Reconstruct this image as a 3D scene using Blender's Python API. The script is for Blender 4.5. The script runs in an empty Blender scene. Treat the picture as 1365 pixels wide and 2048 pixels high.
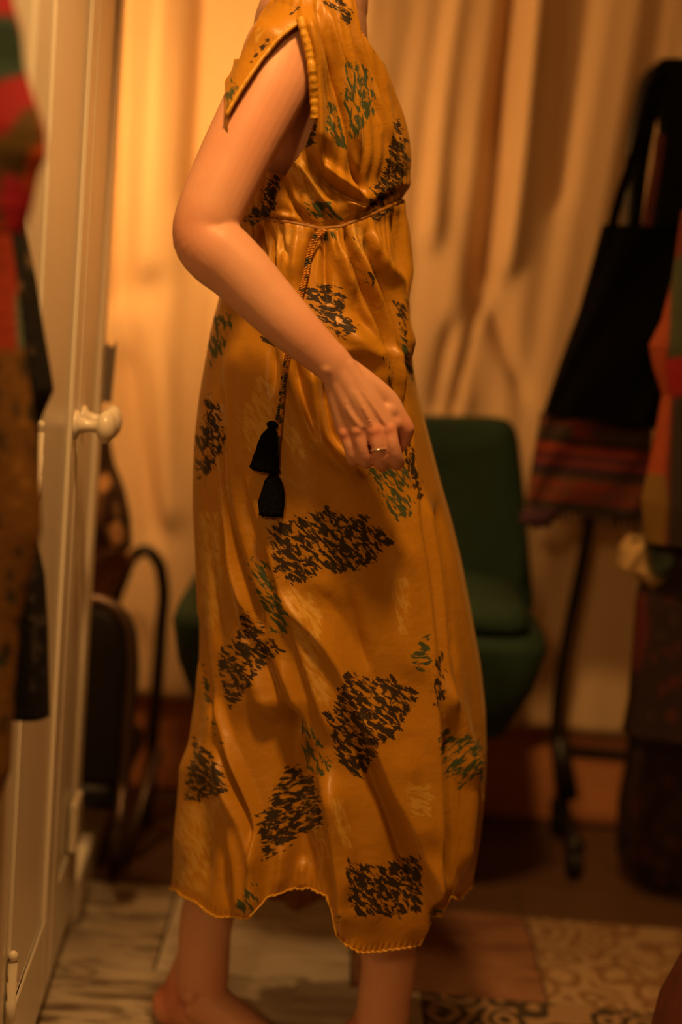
import bpy, math, random
import numpy as np
from mathutils import Vector, Matrix

random.seed(7)
rng = np.random.default_rng(7)
scene = bpy.context.scene
COL = scene.collection

# ------------------------------------------------------------------ camera
IW, IH = 1365.0, 2048.0
FPX = 50.0 / 36.0 * IH
TILT, ROLL = math.radians(9.0), math.radians(4.8)
CAM = np.array([0.0, 0.0, 1.13])
_f = np.array([0, math.cos(TILT), -math.sin(TILT)])
_r0 = np.array([1.0, 0, 0]); _u0 = np.array([0, math.sin(TILT), math.cos(TILT)])
_r = math.cos(ROLL) * _r0 + math.sin(ROLL) * _u0
_u = -math.sin(ROLL) * _r0 + math.cos(ROLL) * _u0
cd = bpy.data.cameras.new('camera'); cam = bpy.data.objects.new('camera', cd); COL.objects.link(cam)
cd.sensor_fit = 'VERTICAL'; cd.sensor_height = 36.0; cd.lens = 50.0
cd.clip_start = 0.05
M = Matrix.Identity(4)
for i in range(3):
    M[i][0] = _r[i]; M[i][1] = _u[i]; M[i][2] = -_f[i]; M[i][3] = CAM[i]
cam.matrix_world = M
cd.dof.use_dof = True; cd.dof.focus_distance = 1.80; cd.dof.aperture_fstop = 1.25
scene.camera = cam

# ------------------------------------------------------------------ world and lamps
w = bpy.data.worlds.new('world'); scene.world = w; w.use_nodes = True
w.node_tree.nodes['Background'].inputs[0].default_value = (1.0, 0.34, 0.085, 1)
w.node_tree.nodes['Background'].inputs[1].default_value = 0.035
LAMP = (1.0, 0.50, 0.145)
def lamp(name, loc, energy, radius, spot=None):
    l = bpy.data.lights.new(name, 'SPOT' if spot else 'POINT'); l.energy = energy; l.shadow_soft_size = radius; l.color = LAMP
    if spot: l.spot_size = math.radians(spot[0]); l.spot_blend = spot[1]
    o = bpy.data.objects.new(name, l); o.location = loc; COL.objects.link(o)      # a spot points straight down unless turned
    if spot: o.rotation_euler = spot[2]
lamp('ceiling_downlight', (-0.02, 1.16, 2.36), 60.0, 0.10, (88, .8, (math.radians(12), 0, 0)))
lamp('corner_bulb', (-0.52, 2.42, 1.42), 8.0, 0.06)
lamp('fill_light', (-0.55, -0.90, 1.80), 29.0, 0.12)  # added fill behind the camera to lift legs and floor, no known lamp
scene.view_settings.view_transform = 'Standard'
scene.view_settings.look = 'None'
scene.view_settings.gamma = 1.0
scene.view_settings.use_curve_mapping = False
scene.view_settings.exposure = 0.80

# ------------------------------------------------------------------ helpers
def at(px, py, Y):
    v = (px - IW / 2) / FPX; ww = -(py - IH / 2) / FPX
    d = _f + v * _r + ww * _u
    return CAM + d * (Y / d[1])
def ats(pts, Y):
    return np.array([at(p[0], p[1], Y) for p in pts])
def floor_at(px, py):
    v = (px - IW / 2) / FPX; ww = -(py - IH / 2) / FPX
    d = _f + v * _r + ww * _u
    return CAM + d * (-CAM[2] / d[2])
def proj(P):
    P = np.asarray(P) - CAM
    z = P @ _f
    return np.stack([IW / 2 + FPX * (P @ _r) / z, IH / 2 - FPX * (P @ _u) / z], -1)
def sstep(a, b, x):
    t = np.clip((x - a) / (b - a), 0, 1); return t * t * (3 - 2 * t)

WLOC = {}
def tag(o, label=None, cat=None, group=None, kind=None):
    if label: o['label'] = label
    if cat: o['category'] = cat
    if group: o['group'] = group
    if kind: o['kind'] = kind
    return o
def thing(name, label, cat, loc, group=None):
    o = bpy.data.objects.new(name, None); COL.objects.link(o); o.empty_display_size = 0.1
    o.location = loc; WLOC[o.name] = np.array(loc, float)
    return tag(o, label, cat, group)
def mk(name, V, F, mat, parent=None, origin=None, smooth=True):
    """V in world coordinates; the object's own origin is put at its base."""
    V = np.asarray(V, float)
    if origin is None:
        lo, hi = V.min(0), V.max(0); origin = np.array([(lo[0] + hi[0]) / 2, (lo[1] + hi[1]) / 2, lo[2]])
    me = bpy.data.meshes.new(name)
    me.from_pydata((V - origin).tolist(), [], F if isinstance(F, list) else F.tolist())
    me.update()
    if smooth: me.polygons.foreach_set('use_smooth', np.ones(len(me.polygons), bool))
    if mat: me.materials.append(mat)
    o = bpy.data.objects.new(name, me); COL.objects.link(o)
    WLOC[o.name] = np.array(origin, float)
    if parent is not None:
        o.parent = parent; o.location = np.array(origin) - WLOC[parent.name]
    else:
        o.location = origin
    return o
def attr_vec(o, name, A):
    a = o.data.attributes.new(name, 'FLOAT_VECTOR', 'POINT'); a.data.foreach_set('vector', np.ascontiguousarray(A, np.float32).ravel())
def attr_col(o, name, A):
    a = o.data.color_attributes.new(name, 'FLOAT_COLOR', 'POINT')
    A = np.concatenate([A, np.ones((len(A), 1))], 1).astype(np.float32); a.data.foreach_set('color', A.ravel())

def join(parts):
    Vs, Fs, n = [], [], 0
    for V, F in parts:
        Vs.append(np.asarray(V, float)); Fs += [[i + n for i in f] for f in F]; n += len(V)
    return np.concatenate(Vs), Fs
def loft(rings, cap=True, closed=True):
    n = len(rings[0]); V = np.concatenate(rings); F = []
    m = n if closed else n - 1
    for i in range(len(rings) - 1):
        for j in range(m):
            k = (j + 1) % n
            F.append([i * n + j, i * n + k, (i + 1) * n + k, (i + 1) * n + j])
    if cap:
        F.append(list(range(n))[::-1]); F.append([(len(rings) - 1) * n + j for j in range(n)])
    return V, F
def tube(pts, rad, n=12, flat=None, closed=False):
    """Sweep; flat=(axis, factor) squeezes the section along a world axis."""
    P = np.asarray(pts, float); m = len(P); rad = np.broadcast_to(np.asarray(rad, float), (m,))
    T = np.zeros_like(P)
    if closed: T = np.roll(P, -1, 0) - np.roll(P, 1, 0)
    else:
        T[1:-1] = P[2:] - P[:-2]; T[0] = P[1] - P[0]; T[-1] = P[-1] - P[-2]
    T /= np.linalg.norm(T, axis=1)[:, None] + 1e-12
    a = np.array([0, -1.0, 0]) if abs(T[0][1]) < .9 else np.array([1.0, 0, 0])
    N = a - T[0] * (a @ T[0]); N /= np.linalg.norm(N)
    rings = []
    for i in range(m):
        N = N - T[i] * (N @ T[i]); N /= np.linalg.norm(N); B = np.cross(T[i], N)
        t = np.arange(n) * 2 * math.pi / n
        R = np.cos(t)[:, None] * N + np.sin(t)[:, None] * B
        if flat is not None: 
            ax = np.array(flat[0], float); R = R - (1 - flat[1]) * (R @ ax)[:, None] * ax
        rings.append(P[i] + R * rad[i])
    if closed:
        V, F = loft(rings + [rings[0]], cap=False)
        return V, F
    return loft(rings)
def smooth_path(pts, n=40):
    P = np.asarray(pts, float); t = np.r_[0, np.cumsum(np.linalg.norm(np.diff(P[:, :3], axis=0), axis=1))]
    ts = np.linspace(0, t[-1], n); out = np.zeros((n, P.shape[1]))
    for k in range(P.shape[1]):   # Catmull-Rom style via hermite with finite differences
        m = np.gradient(P[:, k], t)
        i = np.clip(np.searchsorted(t, ts, 'right') - 1, 0, len(t) - 2); h = t[i + 1] - t[i]; s = (ts - t[i]) / h
        out[:, k] = (2*s**3-3*s**2+1)*P[i, k] + (s**3-2*s**2+s)*h*m[i] + (-2*s**3+3*s**2)*P[i+1, k] + (s**3-s**2)*h*m[i+1]
    return out
def ball(c, r, n=14, m=9):
    r = np.broadcast_to(np.asarray(r, float), (3,)); rings = []
    for i in range(1, m):
        ph = math.pi * i / m; t = np.arange(n) * 2 * math.pi / n
        rings.append(np.array(c) + np.stack([np.cos(t) * math.sin(ph), np.sin(t) * math.sin(ph), np.full(n, -math.cos(ph))], 1) * r)
    return loft(rings)
def box(lo, hi, bev=0.0):
    lo, hi = np.array(lo, float), np.array(hi, float)
    if bev <= 0:
        V = [(x, y, z) for x in (lo[0], hi[0]) for y in (lo[1], hi[1]) for z in (lo[2], hi[2])]
        F = [[0, 1, 3, 2], [4, 6, 7, 5], [0, 4, 5, 1], [2, 3, 7, 6], [0, 2, 6, 4], [1, 5, 7, 3]]
        return np.array(V), F
    b = min(bev, (hi - lo).min() * .45)
    def rect(z, i):
        x0, x1, y0, y1 = lo[0] + i, hi[0] - i, lo[1] + i, hi[1] - i; c = b
        return np.array([(x0 + c, y0, z), (x1 - c, y0, z), (x1, y0 + c, z), (x1, y1 - c, z), (x1 - c, y1, z), (x0 + c, y1, z), (x0, y1 - c, z), (x0, y0 + c, z)])
    return loft([rect(lo[2], b * .6), rect(lo[2] + b, 0), rect(hi[2] - b, 0), rect(hi[2], b * .6)])
def slab(outline, thick, mid=0.0, n=5):
    """A cushion-like solid: closed outline (k,3) in a plane of constant Y, given depth with rounded edges."""
    O = np.asarray(outline, float); c = O.mean(0); rings = []
    for a in np.linspace(-1, 1, 2 * n + 1):
        s = 1 - 0.06 * abs(a) ** 4
        R = c + (O - c) * s; R[:, 1] = O[:, 1] + a * thick / 2
        rings.append(R)
    rings = [c + (rings[0] - c) * .55 + np.array([0, -mid, 0]) * 1] + rings + [c + (rings[-1] - c) * .55 + np.array([0, mid, 0])]
    return loft(rings)
def resample(pts, n):
    P = np.asarray(pts, float); P = np.vstack([P, P[:1]])
    t = np.r_[0, np.cumsum(np.linalg.norm(np.diff(P, axis=0), axis=1))]; ts = np.linspace(0, t[-1], n, endpoint=False)
    return np.stack([np.interp(ts, t, P[:, k]) for k in range(P.shape[1])], 1)
def inside(poly, X, Y):
    poly = np.asarray(poly, float); r = np.zeros(X.shape, bool); n = len(poly)
    for i in range(n):
        x0, y0 = poly[i]; x1, y1 = poly[(i + 1) % n]
        if y0 == y1: continue
        c = ((y0 > Y) != (y1 > Y)) & (X < (x1 - x0) * (Y - y0) / (y1 - y0) + x0); r ^= c
    return r
def sdist(poly, X, Y):
    poly = np.asarray(poly, float); d = np.full(X.shape, 1e9); n = len(poly)
    for i in range(n):
        a = poly[i]; b = poly[(i + 1) % n]; ab = b - a
        t = np.clip(((X - a[0]) * ab[0] + (Y - a[1]) * ab[1]) / (ab @ ab + 1e-9), 0, 1)
        d = np.minimum(d, np.hypot(X - a[0] - t * ab[0], Y - a[1] - t * ab[1]))
    return np.where(inside(poly, X, Y), d, -d)

# ------------------------------------------------------------------ materials
class NT:
    def __init__(s, name):
        s.m = bpy.data.materials.new(name); s.m.use_nodes = True; s.t = s.m.node_tree
        s.b = s.t.nodes['Principled BSDF']
    def n(s, typ, **kw):
        x = s.t.nodes.new(typ)
        for k, v in kw.items():
            if hasattr(x, k): setattr(x, k, v)
        return x
    def l(s, a, b): s.t.links.new(a, b)
    def val(s, node, **kw):
        for k, v in kw.items(): node.inputs[k.replace('_', ' ')].default_value = v
        return node
    def math(s, op, a, b=None, c=None):
        x = s.n('ShaderNodeMath', operation=op)
        for i, q in enumerate((a, b, c)):
            if q is None: continue
            if isinstance(q, (int, float)): x.inputs[i].default_value = q
            else: s.l(q, x.inputs[i])
        return x.outputs[0]
    def mix(s, fac, a, b):
        x = s.n('ShaderNodeMix', data_type='RGBA')
        for i, q in ((0, fac), (6, a), (7, b)):
            if isinstance(q, (int, float)): x.inputs[i].default_value = q
            elif isinstance(q, tuple): x.inputs[i].default_value = q if len(q) == 4 else q + (1,)
            else: s.l(q, x.inputs[i])
        return x.outputs[2]
    def step(s, x, lo, hi):
        r = s.n('ShaderNodeMapRange', interpolation_type='SMOOTHSTEP'); s.l(x, r.inputs[0])
        r.inputs[1].default_value = lo; r.inputs[2].default_value = hi; return r.outputs[0]
    def noise(s, vec, scale, detail=2.0, rough=.5, dist=0.0):
        x = s.n('ShaderNodeTexNoise'); x.inputs['Scale'].default_value = scale; x.inputs['Detail'].default_value = detail
        x.inputs['Roughness'].default_value = rough; x.inputs['Distortion'].default_value = dist
        if vec is not None: s.l(vec, x.inputs['Vector'])
        return x.outputs[0]
    def bump(s, h, strength, dist=.01):
        b = s.n('ShaderNodeBump'); b.inputs['Strength'].default_value = strength; b.inputs['Distance'].default_value = dist
        s.l(h, b.inputs['Height']); s.l(b.outputs[0], s.b.inputs['Normal'])
    def obj(s): return s.n('ShaderNodeTexCoord').outputs['Object']
def c4(c): return tuple(c) + (1,) if len(c) == 3 else c
def plain(name, col, rough=.6, metal=0.0, var=.12, scale=30, bump=0.0, spec=.5, stretch=None):
    k = NT(name); v = k.obj()
    if stretch:
        mp = k.n('ShaderNodeMapping'); mp.inputs['Scale'].default_value = stretch; k.l(v, mp.inputs[0]); v = mp.outputs[0]
    n = k.noise(v, scale, 4, .6)
    a = tuple(max(0, x * (1 - var)) for x in col); b = tuple(min(1, x * (1 + var)) for x in col)
    k.l(k.mix(n, c4(a), c4(b)), k.b.inputs['Base Color'])
    k.b.inputs['Roughness'].default_value = rough; k.b.inputs['Metallic'].default_value = metal
    k.b.inputs['Specular IOR Level'].default_value = spec
    if bump: k.bump(n, bump)
    return k.m
def painted(name, rough=.75, bump=.15, scale=120, spec=.3):
    k = NT(name); a = k.n('ShaderNodeVertexColor', layer_name='dye'); v = k.obj(); n = k.noise(v, scale, 3)
    mx = k.n('ShaderNodeMix', data_type='RGBA', blend_type='MULTIPLY'); mx.inputs[0].default_value = .35
    k.l(a.outputs[0], mx.inputs[6]); k.l(n, mx.inputs[7]); k.l(mx.outputs[2], k.b.inputs['Base Color'])
    k.b.inputs['Roughness'].default_value = rough; k.b.inputs['Specular IOR Level'].default_value = spec
    k.bump(n, bump); return k.m

def silk_material():
    k = NT('printed_silk')
    def layer(name, sx, sy, thr, soft, dist):
        a = k.n('ShaderNodeAttribute', attribute_name=name); sp = k.n('ShaderNodeSeparateXYZ'); k.l(a.outputs['Vector'], sp.inputs[0])
        cb = k.n('ShaderNodeCombineXYZ'); k.l(k.math('MULTIPLY', sp.outputs[1], sx), cb.inputs[0]); k.l(k.math('MULTIPLY', sp.outputs[2], sy), cb.inputs[1])
        n = k.noise(cb.outputs[0], 1.0, 4.0, .6, dist)
        m = k.step(sp.outputs[0], -7.0, 12.0)
        e = k.math('ADD', n, k.math('MULTIPLY', k.math('SUBTRACT', m, 1.0), .22))
        return k.math('MULTIPLY', k.step(e, thr - soft, thr + soft), k.step(sp.outputs[0], -9.0, -3.0))
    v = k.obj(); n1 = k.noise(v, 9, 3)
    base = k.mix(n1, (.385, .176, .009, 1), (.475, .224, .014, 1))
    pale = layer('pale_print', 1/30, 1/9, .47, .09, .4)
    base = k.mix(k.math('MULTIPLY', pale, .62), base, (.60, .38, .085, 1))
    green = layer('green_print', 1/26, 1/8.5, .485, .035, .6)
    base = k.mix(k.math('MULTIPLY', green, .93), base, (.018, .060, .030, 1))
    black = layer('black_print', 1/20, 1/8, .462, .03, .7)
    base = k.mix(k.math('MULTIPLY', black, .97), base, (.012, .008, .006, 1))
    k.l(base, k.b.inputs['Base Color'])
    ink = k.math('MAXIMUM', black, green)
    k.l(k.math('MULTIPLY_ADD', ink, .30, .40), k.b.inputs['Roughness'])
    k.b.inputs['Specular IOR Level'].default_value = .34
    k.b.inputs['Sheen Weight'].default_value = .15; k.b.inputs['Sheen Roughness'].default_value = .4
    k.b.inputs['Sheen Tint'].default_value = (1, .75, .35, 1)
    wr = k.noise(v, 38, 3, .55, .6)
    k.bump(wr, .16, .01)
    return k.m
def skin_material():
    k = NT('skin'); a = k.n('ShaderNodeAttribute', attribute_name='flush'); v = k.obj()
    n = k.noise(v, 22, 4, .6); n2 = k.noise(v, 70, 3)
    base = k.mix(n, (.60, .315, .205, 1), (.68, .385, .26, 1))
    sp = k.n('ShaderNodeSeparateXYZ'); k.l(a.outputs['Vector'], sp.inputs[0])
    base = k.mix(k.math('MULTIPLY', sp.outputs[0], .8), base, (.56, .14, .09, 1))
    k.l(base, k.b.inputs['Base Color']); k.b.inputs['Roughness'].default_value = .48
    k.b.inputs['Subsurface Weight'].default_value = .12; k.b.inputs['Subsurface Radius'].default_value = (.012, .005, .003)
    k.b.inputs['Subsurface Scale'].default_value = .5; k.b.inputs['Specular IOR Level'].default_value = .35
    k.bump(n2, .05, .004); return k.m

MAT_SILK = silk_material(); MAT_SKIN = skin_material()
MAT_BIND = plain('mustard_silk_binding', (.54, .29, .02), .4, var=.25, scale=60, bump=.3)
MAT_CURTAIN = plain('cream_curtain_cloth', (.74, .53, .32), .85, var=.06, scale=60, bump=.1, stretch=(1, 1, .15))
MAT_WHITE = plain('white_gloss_paint', (.80, .76, .68), .32, var=.05, scale=6, bump=.02, stretch=(4, 4, .6))
MAT_CERAMIC = plain('cream_ceramic', (.80, .74, .64), .22, var=.03)
MAT_BLACK = plain('black_cloth', (.0035, .003, .0025), .95, var=.3, scale=50, bump=.15, spec=.06)
MAT_BLACKVINYL = plain('black_vinyl', (.008, .007, .006), .5, var=.2, spec=.3)
MAT_TUBE = plain('brown_steel_tube', (.10, .065, .05), .38, metal=.6, var=.2)
MAT_DARKTUBE = plain('black_steel_tube', (.02, .015, .012), .4, metal=.4, var=.2)
MAT_GREEN = plain('green_upholstery', (.018, .042, .026), .8, var=.25, scale=25, bump=.2, spec=.25)
MAT_STEEL = plain('steel', (.42, .40, .38), .35, metal=.9, var=.1)
MAT_TASSEL = plain('black_thread', (.004, .004, .0035), .9, var=.4, scale=200, bump=.5, spec=.05)
MAT_HAIR = plain('dark_brown_hair', (.035, .018, .010), .5, var=.4, scale=80, bump=.4, stretch=(1, 1, .2))
MAT_PLASTER = plain('plaster', (.55, .44, .31), .9, var=.08, scale=8, bump=.05)
MAT_LEDGE = plain('reddish_wood', (.60, .25, .105), .55, var=.25, scale=7, bump=.05, stretch=(.6, 4, 6))
MAT_SILVER = plain('silver', (.85, .80, .70), .18, metal=1.0, var=.03)
MAT_TAG = plain('grey_card', (.16, .13, .11), .8, var=.1)
MAT_DYE = painted('dyed_cloth')
MAT_DYEV = painted('woven_wool', .9, .5, 220)

# ------------------------------------------------------------------ setting
BACK_Y = 3.06
wb = mk('wall_back', *box((-1.5, BACK_Y, 0), (2.3, BACK_Y + .1, 2.6)), MAT_PLASTER, smooth=False); tag(wb, kind='structure')
wl = mk('wall_left', *box((-1.6, -1.2, 0), (-1.5, BACK_Y + .1, 2.6)), MAT_PLASTER, smooth=False); tag(wl, kind='structure')
wr_ = mk('wall_right', *box((2.3, -1.2, 0), (2.4, BACK_Y + .1, 2.6)), MAT_PLASTER, smooth=False); tag(wr_, kind='structure')
ce = mk('ceiling', *box((-1.6, -1.2, 2.6), (2.4, BACK_Y + .1, 2.7)), MAT_PLASTER, smooth=False); tag(ce, kind='structure')
bb = mk('baseboard_back', *box((-1.5, BACK_Y - .05, 0), (2.3, BACK_Y, .235), .008), MAT_LEDGE, smooth=False); tag(bb, kind='structure')

def tile_mat(name, a, b, kind, rough=.45):
    k = NT(name); v = k.obj(); big = k.noise(v, 3.5, 4, .6, .4)
    if kind == 'scroll':
        mp = k.n('ShaderNodeMapping'); mp.inputs['Scale'].default_value = (1, 1, 1); k.l(v, mp.inputs[0])
        wv = k.n('ShaderNodeTexNoise'); wv.inputs['Scale'].default_value = 9; k.l(v, wv.inputs['Vector'])
        ad = k.n('ShaderNodeVectorMath', operation='MULTIPLY_ADD'); k.l(wv.outputs[1], ad.inputs[0]); ad.inputs[1].default_value = (.07,) * 3; k.l(v, ad.inputs[2])
        vo = k.n('ShaderNodeTexVoronoi', feature='SMOOTH_F1'); vo.inputs['Scale'].default_value = 16; vo.inputs['Smoothness'].default_value = .25; k.l(ad.outputs[0], vo.inputs['Vector'])
        s = k.math('SINE', k.math('MULTIPLY', vo.outputs['Distance'], 17.0)); pat = k.step(s, -.1, .25)
    elif kind == 'worn':
        mp = k.n('ShaderNodeMapping'); mp.inputs['Scale'].default_value = (4, 14, 1); mp.inputs['Rotation'].default_value = (0, 0, .35); k.l(v, mp.inputs[0])
        pat = k.step(k.noise(mp.outputs[0], 1.6, 5, .62, .9), .42, .66)
    else:
        mp = k.n('ShaderNodeMapping'); mp.inputs['Scale'].default_value = (3, 22, 1); k.l(v, mp.inputs[0])
        pat = k.noise(mp.outputs[0], 1.2, 5, .6, .8)
    col = k.mix(pat, c4(a), c4(b)); col = k.mix(k.math('MULTIPLY', big, .35), col, c4(tuple(x * .55 for x in a)))
    k.l(col, k.b.inputs['Base Color']); k.b.inputs['Roughness'].default_value = rough; k.b.inputs['Specular IOR Level'].default_value = .3
    k.bump(pat, .06, .003); return k.m
TM = {'pale': tile_mat('worn_pale_tile', (.76, .70, .61), (.46, .38, .30), 'worn'),
      'grey': tile_mat('worn_grey_tile', (.54, .47, .38), (.12, .08, .055), 'worn'),
      'dark_scroll': tile_mat('dark_scroll_tile', (.36, .23, .13), (.035, .028, .022), 'scroll'),
      'cream_scroll': tile_mat('cream_scroll_tile', (.42, .29, .17), (.24, .13, .06), 'scroll'),
      'brown': tile_mat('brown_tile', (.30, .15, .085), (.16, .07, .045), 'worn'),
      'wood': tile_mat('dark_plank', (.085, .045, .025), (.16, .085, .045), 'grain')}
fl = mk('floor', *box((-1.6, -1.2, -.06), (2.4, BACK_Y + .1, -.004)), plain('dark_grout', (.06, .04, .028), .9), smooth=False); tag(fl, kind='structure')
yj = floor_at(850, 1985)[1]; xj = floor_at(1072, 1910)[0]; xf = floor_at(846, 2010)[0]
TS = .325
_tm = {}
def tile(x0, y0, x1, y1, kind, nm='tile'):
    sx, sy = round(x1 - x0, 4), round(y1 - y0, 4); key = (sx, sy, kind)
    if key not in _tm:
        V, F = box((0, 0, -.004), (sx, sy, 0.0), .0012)
        me = bpy.data.meshes.new(nm); me.from_pydata(V.tolist(), [], F); me.materials.append(TM[kind]); _tm[key] = me
    o = bpy.data.objects.new(nm, _tm[key]); COL.objects.link(o); o.parent = fl
    o.location = np.array([x0, y0, random.uniform(-.0003, .0003)]) - WLOC['floor']
g = .0018
rows = [(yj - TS * 3, 'f'), (yj - TS * 2, 'b'), (yj - TS, 'f'), (yj, 'b')]
for y0, t in rows:
    ox = xf if t == 'f' else xj
    for i in range(-6, 7):
        x0 = ox + i * TS
        if x0 < -1.5 or x0 + TS > 2.29: continue
        if t == 'f': kd = 'pale' if i in (-1,) else 'grey' if i < -1 else 'dark_scroll'
        else: kd = {-1: 'brown', 0: 'cream_scroll', 1: 'cream_scroll', 2: 'brown', 3: 'cream_scroll'}.get(i, 'pale' if i == -2 else 'grey')
        tile(x0 + g, y0 + g, x0 + TS - g, y0 + TS - g, kd)
yb = yj + TS; pw = .115; r = 0
while yb < BACK_Y - .06:
    y1 = min(yb + pw, BACK_Y - .052); x = -1.5 - (r * .37) % .8
    while x < 2.29:
        x1 = min(x + .95, 2.29); xa = max(x, -1.49)
        if x1 > xa + .05: tile(xa + g, yb + g, x1 - g, y1 - g, 'wood', 'plank')
        x += .95
    yb += pw; r += 1

# folds described as lines: (kind, points, height in mm, width in px)
def folds(px, py, L):
    d = np.zeros(px.shape)
    for kind, pts, h, wd in L:
        P = smooth_path(np.asarray(pts, float), 40)
        if kind[0] == 'h':      # runs across: y as a function of x
            a, b = py, px; P = P[np.argsort(P[:, 0])]; line = np.interp(b, P[:, 0], P[:, 1]); lo, hi = P[0, 0], P[-1, 0]; slope = np.gradient(P[:, 1], P[:, 0]); sl = np.interp(b, P[:, 0], slope)
        else:
            a, b = px, py; P = P[np.argsort(P[:, 1])]; line = np.interp(b, P[:, 1], P[:, 0]); lo, hi = P[0, 1], P[-1, 1]; slope = np.gradient(P[:, 0], P[:, 1]); sl = np.interp(b, P[:, 1], slope)
        e = min(45.0, (hi - lo) * .35)
        fade = sstep(lo - e * .5, lo + e, b) * (1 - sstep(hi - e, hi + e * .5, b))
        s = (a - line) / np.sqrt(1 + sl * sl); k = kind[-1]
        if k == 'r': f = np.exp(-(s / wd) ** 2)
        elif k == 'v': f = -np.exp(-np.abs(s / (wd * .8)) ** 1.5)
        elif k == 'L': f = np.exp(-np.abs(s) / wd) / (1 + np.exp(np.clip(s / 2.6, -30, 30)))      # raised on the left
        elif k == 'R': f = np.exp(-np.abs(s) / wd) / (1 + np.exp(np.clip(-s / 2.6, -30, 30)))     # raised on the right
        d += f * fade * h * .00165
    return d

# ------------------------------------------------------------------ curtain
def curtain():
    cy = BACK_Y - .10; nx, nz = 520, 120
    X = np.linspace(-1.3, 2.15, nx); Z = np.linspace(.225, 2.5, nz); XX, ZZ = np.meshgrid(X, Z)
    P = np.stack([XX, np.full_like(XX, cy), ZZ], -1).reshape(-1, 3); q = proj(P); px, py = q[:, 0], q[:, 1]
    x, z = P[:, 0], P[:, 2]; xs = x + .03 * np.sin(z * 1.7 + x * 2)
    d = .009 * np.sin(xs * 31 + 1.6 * np.sin(z * 1.3 + x * 3)) + .006 * np.sin(xs * 53 + 1.1 + z * .8 + 1.3 * np.sin(x * 7)) + .003 * np.sin(xs * 97 - z * 1.1) + .013 * np.sin(xs * 15 + 2 + .4 * z)
    d *= .5 + .5 * sstep(.2, 1.6, z) 
    L = [('v', [(1030, -60), (1015, 60), (1000, 200), (985, 400), (966, 590)], 34, 26), ('r', [(1075, -60), (1060, 150), (1035, 400), (1010, 560)], 22, 24),
         ('r', [(925, -60), (905, 60), (880, 260), (862, 500)], 20, 24), ('v', [(968, 585), (940, 680), (905, 840)], 24, 18), ('v', [(972, 600), (1010, 690), (1050, 800)], 20, 20),
         ('r', [(962, 610), (930, 720), (925, 840)], 18, 20), ('v', [(1150, -60), (1130, 200), (1110, 420)], 18, 26), ('v', [(905, 640), (880, 760), (870, 840)], 18, 20),
         ('v', [(405, -60), (395, 150), (380, 420)], 26, 26), ('r', [(330, -60), (315, 200), (300, 560)], 22, 38), ('v', [(255, -60), (245, 300), (235, 620)], 20, 22),
         ('r', [(285, 600), (330, 820), (345, 1060)], 14, 30), ('v', [(250, 700), (280, 900), (320, 1090)], 14, 24)]
    d += folds(px, py, L)
    P[:, 1] -= d
    idx = np.arange(nx * nz).reshape(nz, nx)
    F = np.stack([idx[:-1, :-1], idx[:-1, 1:], idx[1:, 1:], idx[1:, :-1]], -1).reshape(-1, 4)
    o = mk('curtain', P, F, MAT_CURTAIN); tag(o, 'cream floor-length curtain in loose folds across the back wall', 'curtain')
    m = o.modifiers.new('thickness', 'SOLIDIFY'); m.thickness = .003
curtain()

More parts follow.
